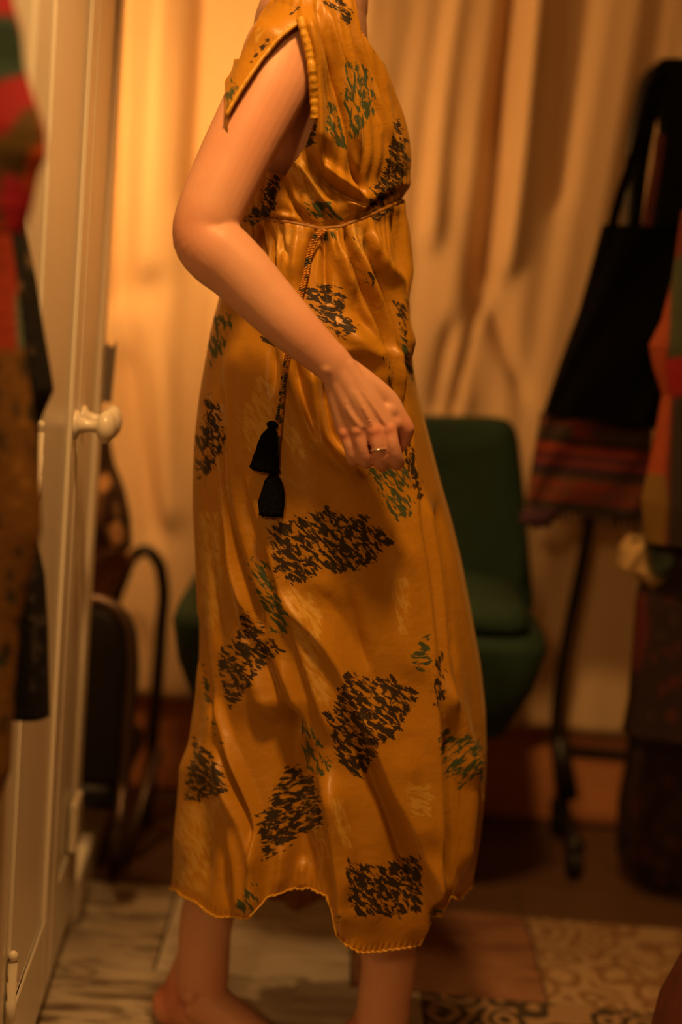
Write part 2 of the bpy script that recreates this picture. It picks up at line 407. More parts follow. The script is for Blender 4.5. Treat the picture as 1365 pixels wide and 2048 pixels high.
# ------------------------------------------------------------------ white wardrobe at the left
def wardrobe():
    Ya, Ym, Yb, H = 1.63, 2.00, 2.30, 2.15
    SL = -.0614; XB = -.381 - SL * 2.0      # the front runs slightly askew to the view
    def sk(VF):
        V, F = VF; V = np.array(V, float); V[:, 0] += SL * V[:, 1] + XB; return V, F
    t = thing('wardrobe', 'white painted double-door wardrobe with round cream knobs beside the curtain', 'wardrobe', (-.68, (Ya + Yb) / 2, 0))
    parts = [box((-.6, Ya - .055, 0), (-.004, Ya - .004, H), .006), box((-.6, Yb + .002, 0), (-.004, Yb + .022, H), .004), box((-.6, Ya, .0), (-.012, Yb, .05), .004),
             box((-.6, Ya, H - .05), (-.004, Yb, H), .004), box((-.6, Ya, 0), (-.585, Yb, H), .002)]
    mk('carcass', *sk(join(parts)), MAT_WHITE, t, smooth=False)
    for k, (y0, y1) in enumerate(((Ya, Ym - .0025), (Ym + .0025, Yb))):
        d = mk('door', *sk(box((-.028, y0, .055), (-.006, y1, H - .06), .003)), MAT_WHITE, t, smooth=False)
        w = .062
        st = [box((-.008, y0, .055), (0, y0 + w, H - .06), .003), box((-.008, y1 - w, .055), (0, y1, H - .06), .003)]
        for z0, z1 in ((.055, .19), (H - .19, H - .06)): st.append(box((-.008, y0 + w - .005, z0), (-.0005, y1 - w + .005, z1), .003))
        mk('panel_frame', *sk(join(st)), MAT_WHITE, d, smooth=False)
        ky = y1 - .030 if k == 0 else y0 + .045
        kz = at(160, 845, 2.0)[2]; X0 = SL * ky + XB
        prof = [(.0, .020), (.004, .020), (.007, .012), (.020, .0085), (.030, .009), (.034, .018), (.041, .0235), (.049, .0225), (.055, .013), (.057, .004)]
        rings = [np.stack([np.full(20, X0 + a), ky + r_ * np.cos(np.arange(20) * math.pi / 10), kz + r_ * np.sin(np.arange(20) * math.pi / 10)], 1) for a, r_ in prof]
        mk('knob', *loft(rings), MAT_CERAMIC, d)
        if k == 0:
            for py in (930, 1985, -150):
                hz = at(72, py, Ya)[2]; hx_ = SL * Ya + XB + .004
                pr = [(-.052, .002), (-.048, .0045), (-.043, .003), (-.040, .0062), (-.013, .0066), (-.012, .0055), (.012, .0066), (.013, .0055), (.038, .0062), (.041, .0035), (.045, .0068), (.050, .0055), (.053, .002)]
                rr = [np.stack([hx_ + b * np.cos(np.arange(14) * math.pi / 7), Ya - .002 + b * np.sin(np.arange(14) * math.pi / 7), np.full(14, hz + a)], 1) for a, b in pr]
                mk('hinge', *loft(rr), MAT_CERAMIC, d)
        else:
            c = at(150, 1642, 2.2)
            mk('magnetic_catch', *sk(box((-.002, 2.165, c[2] - .042), (.012, 2.235, c[2] + .042), .004)), MAT_CERAMIC, d, smooth=False)
    c = at(200, 740, Yb + .02)
    pts = [(-.005, c[2] - .05), (.012, c[2] - .05), (.016, c[2] + .05), (.008, c[2] + .038), (-.005, c[2] + .05)]
    mk('latch_plate', *sk(loft([np.array([(x, Yb + .004, z) for x, z in pts]), np.array([(x, Yb + .012, z) for x, z in pts])])), MAT_TAG, t, smooth=False)
    V, F = sk(box((-.05, Yb + .025, 0), (.004, BACK_Y - .12, .085), .006)); b_ = mk('baseboard_left', V, F, MAT_WHITE, smooth=False); tag(b_, kind='structure')
wardrobe()
tr = mk('trim_1', *box((-.60, 1.50, 0), (-.350, 1.56, 2.15), .006), MAT_WHITE, smooth=False); tag(tr, kind='structure')

# ------------------------------------------------------------------ the person
YC = 1.98
SIL_L = [(590, -90), (540, -50), (515, 0), (488, 66), (473, 120), (456, 180), (452, 235), (455, 300), (464, 380), (470, 440), (462, 500), (446, 560), (440, 595), (425, 650), (412, 720), (400, 790),
         (392, 860), (388, 940), (388, 1020), (392, 1080), (395, 1150), (398, 1220), (398, 1300), (394, 1380), (385, 1440), (375, 1520), (368, 1590), (360, 1650), (352, 1710), (348, 1778), (345, 1950)]
SIL_R = [(718, -80), (735, -40), (744, 0), (742, 45), (752, 80), (767, 128), (790, 190), (808, 230), (820, 290), (823, 330), (816, 355), (804, 380), (802, 402), (812, 470), (818, 560), (820, 640), (825, 720),
         (835, 780), (850, 840), (865, 900), (880, 960), (900, 1030), (920, 1110), (935, 1190), (948, 1260), (960, 1330), (970, 1420), (972, 1500), (970, 1570), (962, 1640), (950, 1710), (935, 1770), (915, 1850), (905, 1950)]
_L = ats(SIL_L, YC)[::-1]; _R = ats(SIL_R, YC)[::-1]
DEP = [(640, -80, .055), (640, -40, .080), (640, -10, .118), (640, 20, .152), (640, 60, .170), (640, 120, .174), (640, 230, .160), (640, 330, .152), (640, 400, .132), (640, 440, .124), (640, 560, .145), (640, 700, .170),
       (640, 860, .178), (640, 1100, .188), (640, 1400, .205), (640, 1700, .225), (640, 1950, .235)]
_D = np.array([(at(a, b, YC)[2], c) for a, b, c in DEP])[::-1]
def _soft(T):
    z = np.linspace(T[0, 0], T[-1, 0], 900); v = np.interp(z, T[:, 0], T[:, 1]); k = np.exp(-(np.arange(-45, 46) * (z[1] - z[0]) / .014) ** 2); k /= k.sum()
    vp = np.r_[2 * v[0] - v[45:0:-1], v, 2 * v[-1] - v[-2:-47:-1]]; return np.stack([z, np.convolve(vp, k, 'valid')], 1)
_L = _soft(_L[:, [2, 0]]); _R = _soft(_R[:, [2, 0]]); _D = _soft(_D)
def section(z):
    xl = np.interp(z, _L[:, 0], _L[:, 1]); xr = np.interp(z, _R[:, 0], _R[:, 1]); b = np.interp(z, _D[:, 0], _D[:, 1])
    return (xl + xr) / 2, (xr - xl) / 2, b
def surf(th, z, inset=0.0):
    xc, a, b = section(z)
    return np.stack([xc + (a - inset) * np.cos(th), YC - (b - inset) * np.sin(th), z + 0 * th], -1)
def solve_z(th, curve, z0, far=False):
    C = np.asarray(curve, float); C = C[np.argsort(C[:, 0])]
    z = np.full(th.shape, z0)
    for _ in range(14):
        P = surf(th, z); q = proj(P); yt = np.interp(q[:, 0], C[:, 0], C[:, 1]); z = z + .8 * (q[:, 1] - yt) / FPX * P[:, 1]
    return z
WAIST = [(440, 440), (495, 441), (540, 441), (580, 447), (640, 459), (680, 456), (720, 441), (760, 424), (806, 402), (840, 395)]
HEM = [(330, 1776), (348, 1778), (375, 1795), (410, 1818), (440, 1834), (505, 1831), (514, 1822), (530, 1798), (560, 1796), (590, 1800), (620, 1796), (652, 1798), (664, 1826), (674, 1872), (690, 1888), (720, 1904),
       (760, 1905), (800, 1895), (838, 1886), (846, 1835), (884, 1830), (890, 1786), (905, 1795), (920, 1800), (935, 1772), (960, 1765)]
HEMF = [(330, 1776), (348, 1778), (450, 1792), (530, 1790), (560, 1806), (592, 1819), (622, 1809), (655, 1798), (760, 1800), (860, 1815), (900, 1805), (935, 1772), (960, 1765)]

NEARF = [  # skirt folds
 ('L', [(812, 830), (820, 890), (826, 950), (831, 1035), (849, 1146), (858, 1249), (862, 1322), (868, 1469), (871, 1596), (864, 1669), (852, 1735), (847, 1890)], 11, 26),
 ('r', [(845, 990), (852, 1035), (870, 1146), (880, 1249), (886, 1322), (893, 1430)], 7, 11),
 ('v', [(878, 1000), (893, 1146), (903, 1249), (908, 1330)], 5, 14),
 ('r', [(664, 456), (668, 470), (683, 517), (704, 582), (733, 649), (756, 699)], 9, 13), ('v', [(686, 452), (689, 460), (704, 511), (721, 564), (745, 611), (759, 664), (766, 711), (784, 790)], 8, 7),
 ('r', [(702, 455), (710, 490), (727, 535), (755, 611), (772, 664), (784, 740), (806, 830)], 7, 9), ('v', [(728, 470), (734, 490), (759, 546), (777, 599), (789, 693), (803, 781), (815, 860)], 8, 8),
 ('r', [(733, 440), (745, 480), (765, 526), (794, 564), (803, 640), (812, 720)], 7, 13), ('v', [(784, 420), (788, 440), (796, 482), (803, 576), (808, 660)], 7, 7), ('r', [(797, 405), (810, 470), (816, 576)], 6, 9),
 ('v', [(652, 452), (652, 480), (652, 546), (655, 600)], 7, 8), ('v', [(667, 460), (668, 482), (672, 512)], 4, 5), ('v', [(632, 455), (626, 475), (612, 520), (600, 590)], 6, 9), ('r', [(600, 450), (596, 500), (590, 560)], 5, 22),
 ('v', [(506, 440), (510, 470), (518, 560)], 5, 5), ('v', [(520, 440), (524, 470), (532, 570)], 5, 5), ('r', [(513, 440), (517, 480), (525, 560)], 3, 5), ('v', [(541, 440), (543, 480), (547, 560)], 6, 6), ('v', [(560, 440), (563, 480), (580, 520)], 4, 8),
 ('r', [(690, 640), (720, 690), (752, 716), (775, 790)], 10, 24), ('v', [(700, 570), (722, 640), (745, 683)], 7, 12),
 ('r', [(572, 700), (580, 739), (600, 795), (622, 860), (640, 920)], 8, 12), ('v', [(590, 720), (596, 760), (618, 824), (634, 880)], 8, 11), ('r', [(618, 720), (624, 746), (637, 824), (645, 873), (664, 910), (705, 960)], 12, 16),
 ('v', [(645, 760), (655, 820), (668, 870), (690, 910)], 11, 18), ('v', [(548, 690), (548, 760), (545, 800)], 4, 12),
 ('v', [(412, 800), (417, 836), (426, 922), (436, 995), (448, 1068), (457, 1146), (483, 1234), (495, 1290)], 8, 7), ('r', [(430, 790), (436, 900), (446, 995), (456, 1068), (470, 1150), (500, 1240)], 6, 9),
 ('v', [(447, 780), (446, 850), (451, 970), (463, 1044), (489, 1140), (512, 1211), (525, 1260)], 7, 9), ('r', [(465, 700), (470, 900), (485, 1044), (505, 1120), (530, 1210)], 5, 16),
 ('R', [(488, 930), (506, 1000), (536, 1102), (571, 1220), (609, 1337), (626, 1390), (655, 1480)], 7, 34), ('v', [(406, 950), (412, 1050), (426, 1180), (440, 1290)], 5, 9),
 ('v', [(396, 1240), (400, 1290), (424, 1410), (448, 1495), (476, 1582), (500, 1645), (512, 1700)], 10, 8), ('L', [(448, 1495), (476, 1582), (506, 1655), (518, 1708), (520, 1766), (518, 1840)], 16, 30),
 ('r', [(430, 1395), (458, 1480), (488, 1570), (512, 1650), (522, 1740)], 7, 7), ('r', [(500, 1330), (530, 1420), (560, 1480)], 5, 18), ('v', [(520, 1300), (560, 1400), (590, 1500)], 6, 14), ('r', [(560, 1320), (590, 1400), (625, 1500)], 5, 12),
 ('r', [(575, 1190), (603, 1231), (647, 1281), (682, 1337), (712, 1410), (740, 1460)], 9, 17), ('v', [(640, 1180), (700, 1260), (740, 1330), (770, 1400)], 5, 40),
 ('R', [(715, 1430), (741, 1496), (764, 1566), (793, 1631), (817, 1698), (832, 1740), (846, 1800)], 17, 38), ('v', [(725, 1500), (752, 1570), (780, 1640), (806, 1710), (824, 1750)], 6, 16),
 ('R', [(636, 1560), (650, 1640), (662, 1720), (668, 1780), (674, 1860)], 13, 40), ('r', [(652, 1540), (672, 1620), (694, 1700), (690, 1790)], 5, 18),
 ('r', [(893, 1360), (905, 1410), (925, 1490), (928, 1560)], 6, 18), ('v', [(905, 1450), (898, 1530), (885, 1640), (882, 1720)], 6, 14), ('r', [(940, 1480), (938, 1600), (920, 1740)], 6, 16), ('v', [(880, 1600), (884, 1680), (888, 1760)], 7, 9),
 ('r', [(380, 1500), (372, 1600), (365, 1720)], 5, 18), ('v', [(400, 1560), (410, 1680), (412, 1780)], 4, 22), ('v', [(440, 1620), (452, 1720), (460, 1810)], 5, 14), ('r', [(470, 1660), (482, 1750), (485, 1830)], 5, 12),
 ('v', [(560, 1420), (575, 1560), (590, 1680), (595, 1850)], 20, 62), ('r', [(560, 1690), (556, 1750), (550, 1800)], 6, 12), ('v', [(620, 1690), (625, 1780)], 6, 18), ('r', [(592, 1740), (592, 1810)], 6, 12),
 ('v', [(700, 1180), (718, 1260), (735, 1330)], 3, 12), ('r', [(800, 1080), (805, 1180), (812, 1290), (835, 1360)], 4, 26), ('r', [(800, 1490), (815, 1580), (835, 1680)], 6, 30),
]
BODF = [
 ('v', [(622, 30), (640, 110), (655, 190), (660, 260)], 6, 5), ('v', [(655, 5), (672, 70), (700, 150), (716, 230)], 7, 5), ('v', [(690, 10), (712, 90), (742, 180), (760, 250)], 6, 5), ('v', [(642, 150), (652, 240), (650, 330)], 6, 6), ('r', [(668, 160), (690, 260), (712, 360)], 6, 8),
 ('r', [(614, 15), (624, 70), (634, 121), (642, 220), (645, 310)], 17, 20), ('v', [(630, 20), (640, 70), (664, 161), (686, 242), (704, 330), (728, 400)], 9, 8), ('r', [(648, 0), (662, 50), (680, 110), (695, 190), (715, 300)], 8, 12),
 ('v', [(664, -20), (676, 50), (688, 100), (705, 170)], 7, 7), ('r', [(690, -20), (705, 40), (735, 128), (765, 220), (790, 290)], 6, 12), ('v', [(712, 30), (722, 73), (752, 161), (777, 227), (790, 270)], 7, 7), ('r', [(726, 50), (755, 130), (785, 200)], 5, 8),
 ('hv', [(612, 300), (642, 352), (686, 388), (732, 416)], 9, 8), ('hr', [(620, 290), (655, 340), (700, 374), (740, 404)], 9, 12), ('hv', [(552, 325), (575, 380), (600, 425), (622, 446)], 7, 7), ('hr', [(574, 300), (606, 345), (640, 392), (672, 430)], 7, 10),
 ('hv', [(596, 330), (630, 390), (656, 430), (668, 450)], 6, 6), ('hv', [(730, 420), (760, 402), (798, 380)], 10, 9), ('hr', [(690, 400), (715, 412), (738, 416)], 6, 6), ('hr', [(520, 400), (560, 430), (600, 440)], 4, 8),
 ('r', [(625, 25), (634, 80), (650, 160)], 5, 5), ('v', [(470, 130), (478, 180), (482, 230)], 6, 7), ('hr', [(480, 150), (525, 95), (585, 45)], 6, 7), ('r', [(462, 150), (464, 200)], 4, 8),
]
PRINT_BLACK = [
 ([(527,1059),(559,1041),(618,1026),(641,1012),(659,1009),(679,1025),(744,1029),(746,1044),(799,1081),(776,1100),(746,1132),(717,1145),(673,1155),(650,1141),(618,1163),(586,1176),(547,1144),(539,1097)], 42),
 ([(480,1217),(530,1249),(539,1267),(577,1302),(562,1313),(542,1328),(509,1363),(495,1390),(465,1422),(448,1410),(439,1363),(427,1334),(439,1299),(457,1284),(477,1249)], 30),
 ([(688,1343),(705,1337),(726,1357),(782,1347),(799,1363),(849,1384),(834,1407),(823,1425),(799,1469),(776,1484),(758,1506),(744,1540),(723,1564),(685,1540),(673,1514),(653,1461),(644,1426),(667,1404),(682,1366)], 38),
 ([(383,1462),(427,1503),(453,1552),(463,1588),(415,1602),(362,1605),(368,1564),(380,1503)], 35),
 ([(573,1526),(597,1529),(626,1547),(641,1576),(650,1658),(608,1670),(576,1699),(535,1719),(523,1731),(518,1681),(509,1640),(535,1599),(556,1558)], -15),
 ([(694,1713),(717,1722),(764,1728),(817,1707),(843,1709),(851,1766),(849,1828),(776,1836),(711,1836),(691,1786)], 45),
 ([(868,1305),(886,1308),(895,1396),(881,1416),(867,1410),(863,1322)], 70),
 ([(412,778),(425,783),(429,802),(445,805),(447,839),(456,878),(451,897),(436,922),(426,946),(407,961),(395,961),(389,922),(388,873),(404,848),(407,812)], 60),
 ([(605,572),(633,566),(655,566),(700,586),(690,622),(723,662),(683,684),(640,646),(613,610)], 20),
 ([(514,668),(535,666),(560,690),(554,700),(520,686)], 20),
 ([(722,515),(732,524),(756,564),(746,590),(734,566)], 62), ([(700,472),(712,474),(718,490),(708,488)], 50),
 ([(737,418),(783,408),(784,435),(752,452),(742,440)], 0),
 ([(799,225),(818,278),(826,337),(799,379),(766,424),(735,421),(735,385),(766,341),(777,289),(786,249)], 40),
 ([(546,335),(566,366),(552,430),(510,456),(484,442),(521,388)], 55),
 ([(636,-5),(695,-5),(717,48),(693,53),(671,31)], 40), ([(602,286),(632,225),(644,249),(631,288),(612,306)], 30),
 ([(534,74),(556,74),(540,98),(508,124),(500,124),(515,95)], -45), ([(572,20),(602,8),(604,22),(582,34)], -20),
 ([(810,880),(828,882),(838,937),(852,990),(836,1014),(823,981),(808,942)], 75), ([(762,711),(775,713),(790,781),(778,784)], 80),
 ([(782,600),(818,600),(818,690),(806,690),(796,640)], 60), ([(640,-70),(720,-60),(700,-10),(650,-10)], 20)]
PRINT_GREEN = [
 ([(684,126),(711,110),(743,139),(757,198),(750,230),(719,280),(697,288),(680,220)], 75), ([(654,203),(676,190),(688,249),(704,310),(671,299),(647,256),(647,214)], 65),
 ([(610,394),(664,397),(691,445),(634,442),(596,429)], 40), ([(644,455),(680,453),(676,478),(640,490)], 60),
 ([(413,634),(460,615),(467,665),(450,702),(445,741),(412,748),(411,702)], 75), ([(389,946),(412,950),(397,990),(389,990)], 70),
 ([(718,932),(811,925),(827,981),(830,1030),(808,1049),(784,1039),(758,988),(745,961)], 55),
 ([(487,1103),(536,1121),(550,1164),(579,1223),(579,1272),(562,1283),(537,1258),(499,1164)], 45),
 ([(399,1303),(416,1331),(424,1393),(432,1440),(450,1497),(424,1470),(403,1404)], 20), ([(598,1436),(617,1433),(669,1535),(648,1557),(648,1604),(633,1564),(606,1526),(601,1476)], 72),
 ([(853,1259),(864,1262),(864,1357),(838,1351),(818,1319),(832,1284)], 0), ([(871,1477),(893,1444),(910,1467),(972,1471),(974,1572),(922,1577),(885,1561)], -40),
 ([(492,1761),(514,1767),(514,1836),(463,1824)], 60), ([(853,1808),(889,1808),(889,1834),(853,1834)], 20), ([(664,1834),(685,1834),(685,1857),(670,1857)], 20),
 ([(471,123),(482,176),(449,236),(451,183)], 75), ([(790,640),(818,680),(829,741),(838,775),(820,770),(799,702)], 40)]
PRINT_PALE = [
 ([(517,745),(551,765),(551,836),(512,915),(482,897),(478,836)], 60), ([(563,815),(625,897),(600,940),(558,873)], 60), ([(394,1020),(445,1020),(442,1260),(401,1265)], 75),
 ([(562,1170),(638,1182),(650,1258),(640,1300),(672,1410),(640,1420),(612,1366),(580,1249)], 55), ([(785,1150),(822,1150),(818,1295),(790,1265)], 70), ([(357,1606),(438,1600),(430,1693),(409,1795),(346,1770)], 65),
 ([(805,1565),(866,1560),(866,1640),(823,1640)], 20), ([(552,309),(600,311),(636,350),(660,405),(600,392)], 50), ([(509,45),(542,50),(517,88),(502,80)], -50), ([(555,440),(594,452),(582,508),(541,526)], 70),
 ([(687,458),(729,448),(750,526),(719,520)], 65), ([(545,980),(560,1020),(520,1050),(505,1000)], 60), ([(600,1580),(640,1600),(660,1720),(640,1760)], 75), ([(655,1590),(690,1600),(706,1700),(676,1700)], 75)]
def print_layer(px, py, patches):
    best = np.full(px.shape, -99.0); U = np.zeros(px.shape); W = np.zeros(px.shape)
    for k, (poly, ang) in enumerate(patches):
        p = np.array(poly, float); lo, hi = p.min(0) - 25, p.max(0) + 25
        m = np.where((px > lo[0]) & (px < hi[0]) & (py > lo[1]) & (py < hi[1]))[0]
        if not len(m): continue
        d = sdist(p, px[m], py[m]); a = math.radians(ang); x = px[m]; y = py[m]
        bt = d > best[m]; m = m[bt]; best[m] = d[bt]
        U[m] = x[bt] * math.cos(a) + y[bt] * math.sin(a) + 977 * k; W[m] = -x[bt] * math.sin(a) + y[bt] * math.cos(a)
    return np.stack([best, U, W], 1)

NN, NFAR = 330, 130
th = np.concatenate([np.linspace(0, math.pi, NN, endpoint=False), np.linspace(math.pi, 2 * math.pi, NFAR, endpoint=False)])
NC = len(th); near = np.sin(th) >= -1e-9
def mirror_px(P):
    Q = P.copy(); Q[:, 1] = np.where(Q[:, 1] > YC, 2 * YC - Q[:, 1], Q[:, 1]); return proj(Q)
def normal2(th, z):
    xc, a, b = section(z); n = np.stack([np.cos(th) / a, -np.sin(th) / b, 0 * th], -1); return n / np.linalg.norm(n, axis=-1, keepdims=True)

def build_cloth(rows, ztop, zbot, fold, extra):
    T = np.linspace(0, 1, rows); Z = ztop[None, :] * (1 - T[:, None]) + zbot[None, :] * T[:, None]
    TH = np.broadcast_to(th, Z.shape); th_, z_ = TH.ravel(), Z.ravel()
    P = surf(th_, z_); Nn = normal2(th_, z_); q = proj(P)
    wn = sstep(-.02, .34, np.sin(th_)); d = folds(q[:, 0], q[:, 1], fold) * wn + extra(th_, z_, np.repeat(T, NC)) 
    d = d * (1 + .35 * sstep(1000, 1500, q[:, 1]) + .45 * sstep(440, 520, q[:, 1]) * (1 - sstep(640, 860, q[:, 1])))
    d = np.maximum(d, -.021 - .024 * sstep(1100, 1450, q[:, 1]))
    P = P + Nn * d[:, None]
    return P, q
zw = np.zeros(NC); zh = np.zeros(NC)
zw[near] = solve_z(th[near], WAIST, 1.25)
zw[~near] = np.interp(np.cos(th[~near]), np.cos(th[near])[::-1], zw[near][::-1])
zh[near] = solve_z(th[near], HEM, .3); zh[~near] = solve_z(th[~near], HEMF, .3)
bl = sstep(0, .25, -np.sin(th)); zh = np.where(near, zh, zh * bl + (1 - bl) * np.interp(np.cos(th), np.cos(th[near])[::-1], zh[near][::-1]))
def skirt_extra(t, z, T):
    far = sstep(.05, .35, -np.sin(t))
    d = .006 * far * (np.sin(t * 23) + .7 * np.sin(t * 37 + 1)) * sstep(0, .15, T)
    d += .0016 * np.sin(t * 19 + z * 3 + np.sin(z * 4)) * sstep(.15, .6, T) * (1 - far)
    d += .0012 * np.sin(t * 61 + 1.5 * np.sin(t * 9)) * (1 - sstep(.02, .10, T))
    d += .0016 * np.sin(t * 160 + z * 20) * sstep(.985, 1, T)
    return d + .004 * (1 - sstep(0, .02, T))
Ps, qs = build_cloth(620, zw, zh, NEARF, skirt_extra)
ztop = np.full(NC, at(640, -82, YC)[2])
def bod_extra(t, z, T):   # T = 0 at the neck, 1 at the waist
    far = sstep(.05, .35, -np.sin(t))
    return .004 * far * np.sin(t * 29) + .007 * np.exp(-((T - .93) / .04) ** 2) - .003 * sstep(.97, 1, T) + .0012 * np.sin(t * 47 + z * 9)
Pb, qb = build_cloth(300, ztop, zw + .001, BODF, bod_extra)
def cut_faces(P, rows):
    idx = np.arange(rows * NC).reshape(rows, NC)
    F = np.stack([idx[:-1], idx[1:], np.roll(idx[1:], -1, 1), np.roll(idx[:-1], -1, 1)], -1).reshape(-1, 4)
    return F
Fs = cut_faces(Ps, 620); Fb = cut_faces(Pb, 300)
SHOULDER = np.array([list(at(a, b, c)) + [r_] for a, b, c, r_ in [(604, 18, 1.885, .034), (592, 60, 1.868, .046), (575, 95, 1.848, .0500), (550, 155, 1.826, .0490), (505, 245, 1.802, .0455)]]); SHOULDER = smooth_path(SHOULDER, 500)
_m = np.where((Pb[:, 1] < YC + .02) & (Pb[:, 2] > SHOULDER[-1, 2] - .02))[0]
_sq = proj(SHOULDER[:, :3]); _pq = proj(Pb[_m]); _dx = np.hypot(_pq[:, 0][:, None] - _sq[:, 0], _pq[:, 1][:, None] - _sq[:, 1])
_k = _dx.argmin(1); _d = _dx[np.arange(len(_m)), _k] * SHOULDER[_k, 1] / FPX; _sr = SHOULDER[_k, 3] + .005
_ya = SHOULDER[_k, 1] - np.sqrt(np.clip(_sr ** 2 - _d ** 2, 0, None)) + np.clip(_d - _sr, 0, None) * 1.6 - .013 - .024 * (1 - sstep(30, 105, _pq[:, 1]))
_rel = Pb[_m, 1] - _ya; _mv = np.where(_rel > -.012, ((_rel + .012).clip(0) ** 2 / .048).clip(0, None) * (_rel < .012) + _rel * (_rel >= .012), 0)
Pb[_m] = CAM + (Pb[_m] - CAM) * ((Pb[_m, 1] - _mv) / Pb[_m, 1])[:, None]
qm = mirror_px(Pb); cx, cyy = qm[Fb].mean(1).T; sn = np.sin(np.tile(th, 300))[Fb].mean(1)
ARMH = [(604, 42), (617, 90), (627, 160), (630, 240), (612, 292), (570, 352), (500, 335), (452, 300), (449, 235), (478, 185), (520, 122), (562, 72)]
VN = [(711, -200), (711, 0), (722, 60), (768, 128), (830, 128), (830, -200)]
VB = [(575, -200), (560, -40), (541, 0), (520, 30), (497, 75), (478, 118), (440, 122), (420, -200)]
kill = (inside(ARMH, cx, cyy) & (np.abs(sn) > .12)) | inside(VN, cx, cyy) | inside(VB, cx, cyy)
Fb = Fb[~kill]
PX0 = (at(560, 2080, 1.96)[0], 1.96, 0.0)
person = thing('person', 'barefoot person in mustard printed silk dress, side-on with right arm bent', 'person', PX0)
V = np.concatenate([Ps, Pb]); F = np.concatenate([Fs, Fb + len(Ps)])
used = np.unique(F); remap = np.full(len(V), -1); remap[used] = np.arange(len(used)); V = V[used]; F = remap[F]
dress = mk('dress', V, F, MAT_SILK, person)
dress['label'] = 'mustard silk wrap dress with black and green brush prints'
pm = np.concatenate([proj_ for proj_ in (mirror_px(Ps), mirror_px(Pb))])[used]
attr_vec(dress, 'black_print', print_layer(pm[:, 0], pm[:, 1], PRINT_BLACK))
attr_vec(dress, 'green_print', print_layer(pm[:, 0], pm[:, 1], PRINT_GREEN))
attr_vec(dress, 'pale_print', print_layer(pm[:, 0], pm[:, 1], PRINT_PALE))
nearV = V[V[:, 1] < YC]; nearQ = proj(nearV)
def on_dress(px, py, off):
    d = (nearQ[:, 0] - px) ** 2 + (nearQ[:, 1] - py) ** 2; k = np.argsort(d)[:6]
    return at(px, py, nearV[k, 1].min() - off)
def rope(path, r, turns, n=520):
    """two twisted strands"""
    C = smooth_path(path, n); T = np.gradient(C, axis=0); T /= np.linalg.norm(T, axis=1)[:, None]
    A = np.cross(T, np.array([0, 1.0, 0])); A /= np.linalg.norm(A, axis=1)[:, None] + 1e-9; B = np.cross(T, A)
    ph = np.linspace(0, turns * 2 * math.pi, n); out = []
    for s in (0, math.pi):
        out.append(tube(C + .55 * r * (np.cos(ph + s)[:, None] * A + np.sin(ph + s)[:, None] * B), .62 * r, 6))
    return join(out)
# waist cord all round
ring_n = np.where(near)[0][::6]; cp = [Pb[299 * NC + j] for j in list(range(0, NC, 6))]
cp = np.array(cp); cn = normal2(th[::6], cp[:, 2]); cp = cp + cn * .003
mk('waist_cord', *join([tube(smooth_path(np.vstack([cp, cp[:1]]), 240), .0030, 7)]), plain('brown_silk_cord', (.24, .10, .010), .55, var=.5, scale=70), dress)
MAT_CORD = NT('twisted_cord'); _n = MAT_CORD.noise(MAT_CORD.obj(), 90, 2)
MAT_CORD.l(MAT_CORD.mix(MAT_CORD.step(_n, .5, .6), (.50, .21, .015, 1), (.03, .035, .015, 1)), MAT_CORD.b.inputs['Base Color']); MAT_CORD = MAT_CORD.m
c1 = [on_dress(x, y, .006) for x, y in [(648, 458), (632, 470), (618, 500), (610, 545), (598, 590), (585, 650), (572, 715), (562, 780), (556, 830), (550, 848)]]
c2 = [on_dress(x, y, .010) for x, y in [(652, 460), (638, 474), (624, 505), (615, 548), (603, 592), (590, 652), (577, 717), (567, 785), (561, 850), (556, 900), (550, 938)]]
mk('tie_cord', *rope(c1, .0020, 36), MAT_CORD, dress); mk('tie_cord', *rope(c2, .0020, 44), MAT_CORD, dress)
def tassel(top, bot, w0):
    a = on_dress(*top, .010); b = on_dress(*bot, .014); ax = (b - a); L = np.linalg.norm(ax); ax /= L
    s = np.cross(ax, [0, 1.0, 0]); s /= np.linalg.norm(s); t2 = np.cross(s, ax); n = 44; rings = []
    for u, r_ in [(-.03, .003), (.0, .0062), (.05, .0078), (.10, .0062), (.125, .0045), (.16, .0066), (.28, .0105), (.5, .0135), (.75, .0155), (.95, w0), (1.0, w0), (1.005, w0 * .9), (.99, w0 * .3)]:
        t = np.arange(n) * 2 * math.pi / n; rr = r_ * (1 + (.10 if u > .2 else .02) * np.cos(t * 11) + (.05 if u > .2 else 0) * rng.standard_normal(n))
        rings.append(a + ax * (u * L + (.0012 * rng.standard_normal(n) if u > .9 else 0 * t))[:, None] + np.cos(t)[:, None] * s * rr[:, None] + np.sin(t)[:, None] * t2 * rr[:, None] * .6)
    return loft(rings)
mk('tassel', *tassel((546, 845), (528, 942), .0165), MAT_TASSEL, dress); mk('tassel', *tassel((549, 937), (541, 1030), .0145), MAT_TASSEL, dress)
# gathered edge bindings
def edge(pts, r, name, n=120, off=.002):
    P = np.array([on_dress(x, y, off) for x, y in resample(np.array(pts + pts[::-1]), 2 * n)[:n]])
    for _ in range(14): P[1:-1] = (P[:-2] + P[1:-1] * 2 + P[2:]) / 4
    i = np.arange(len(P)); rr = r * (1 + .07 * np.sin(i * .23 + 1.5 * np.sin(i * .11)) + .05 * np.sin(i * .7 + 1))
    return mk(name, *tube(P, rr, 8), MAT_BIND, dress)
edge([(602, 38), (608, 66), (617, 95), (624, 135), (628, 180), (630, 240)], .0054, 'armhole_binding')
edge([(602, 42), (562, 72), (520, 122), (478, 185), (452, 232)], .0026, 'armhole_binding')
Hn = Ps[619 * NC: 620 * NC]
def hem_tube(sel, r):
    P = Hn[sel]; i = np.arange(len(P)); return tube(P + normal2(th[sel], P[:, 2]) * .0006, r * (1 + .2 * np.sin(i * .7) + .15 * np.sin(i * 1.7)), 7)
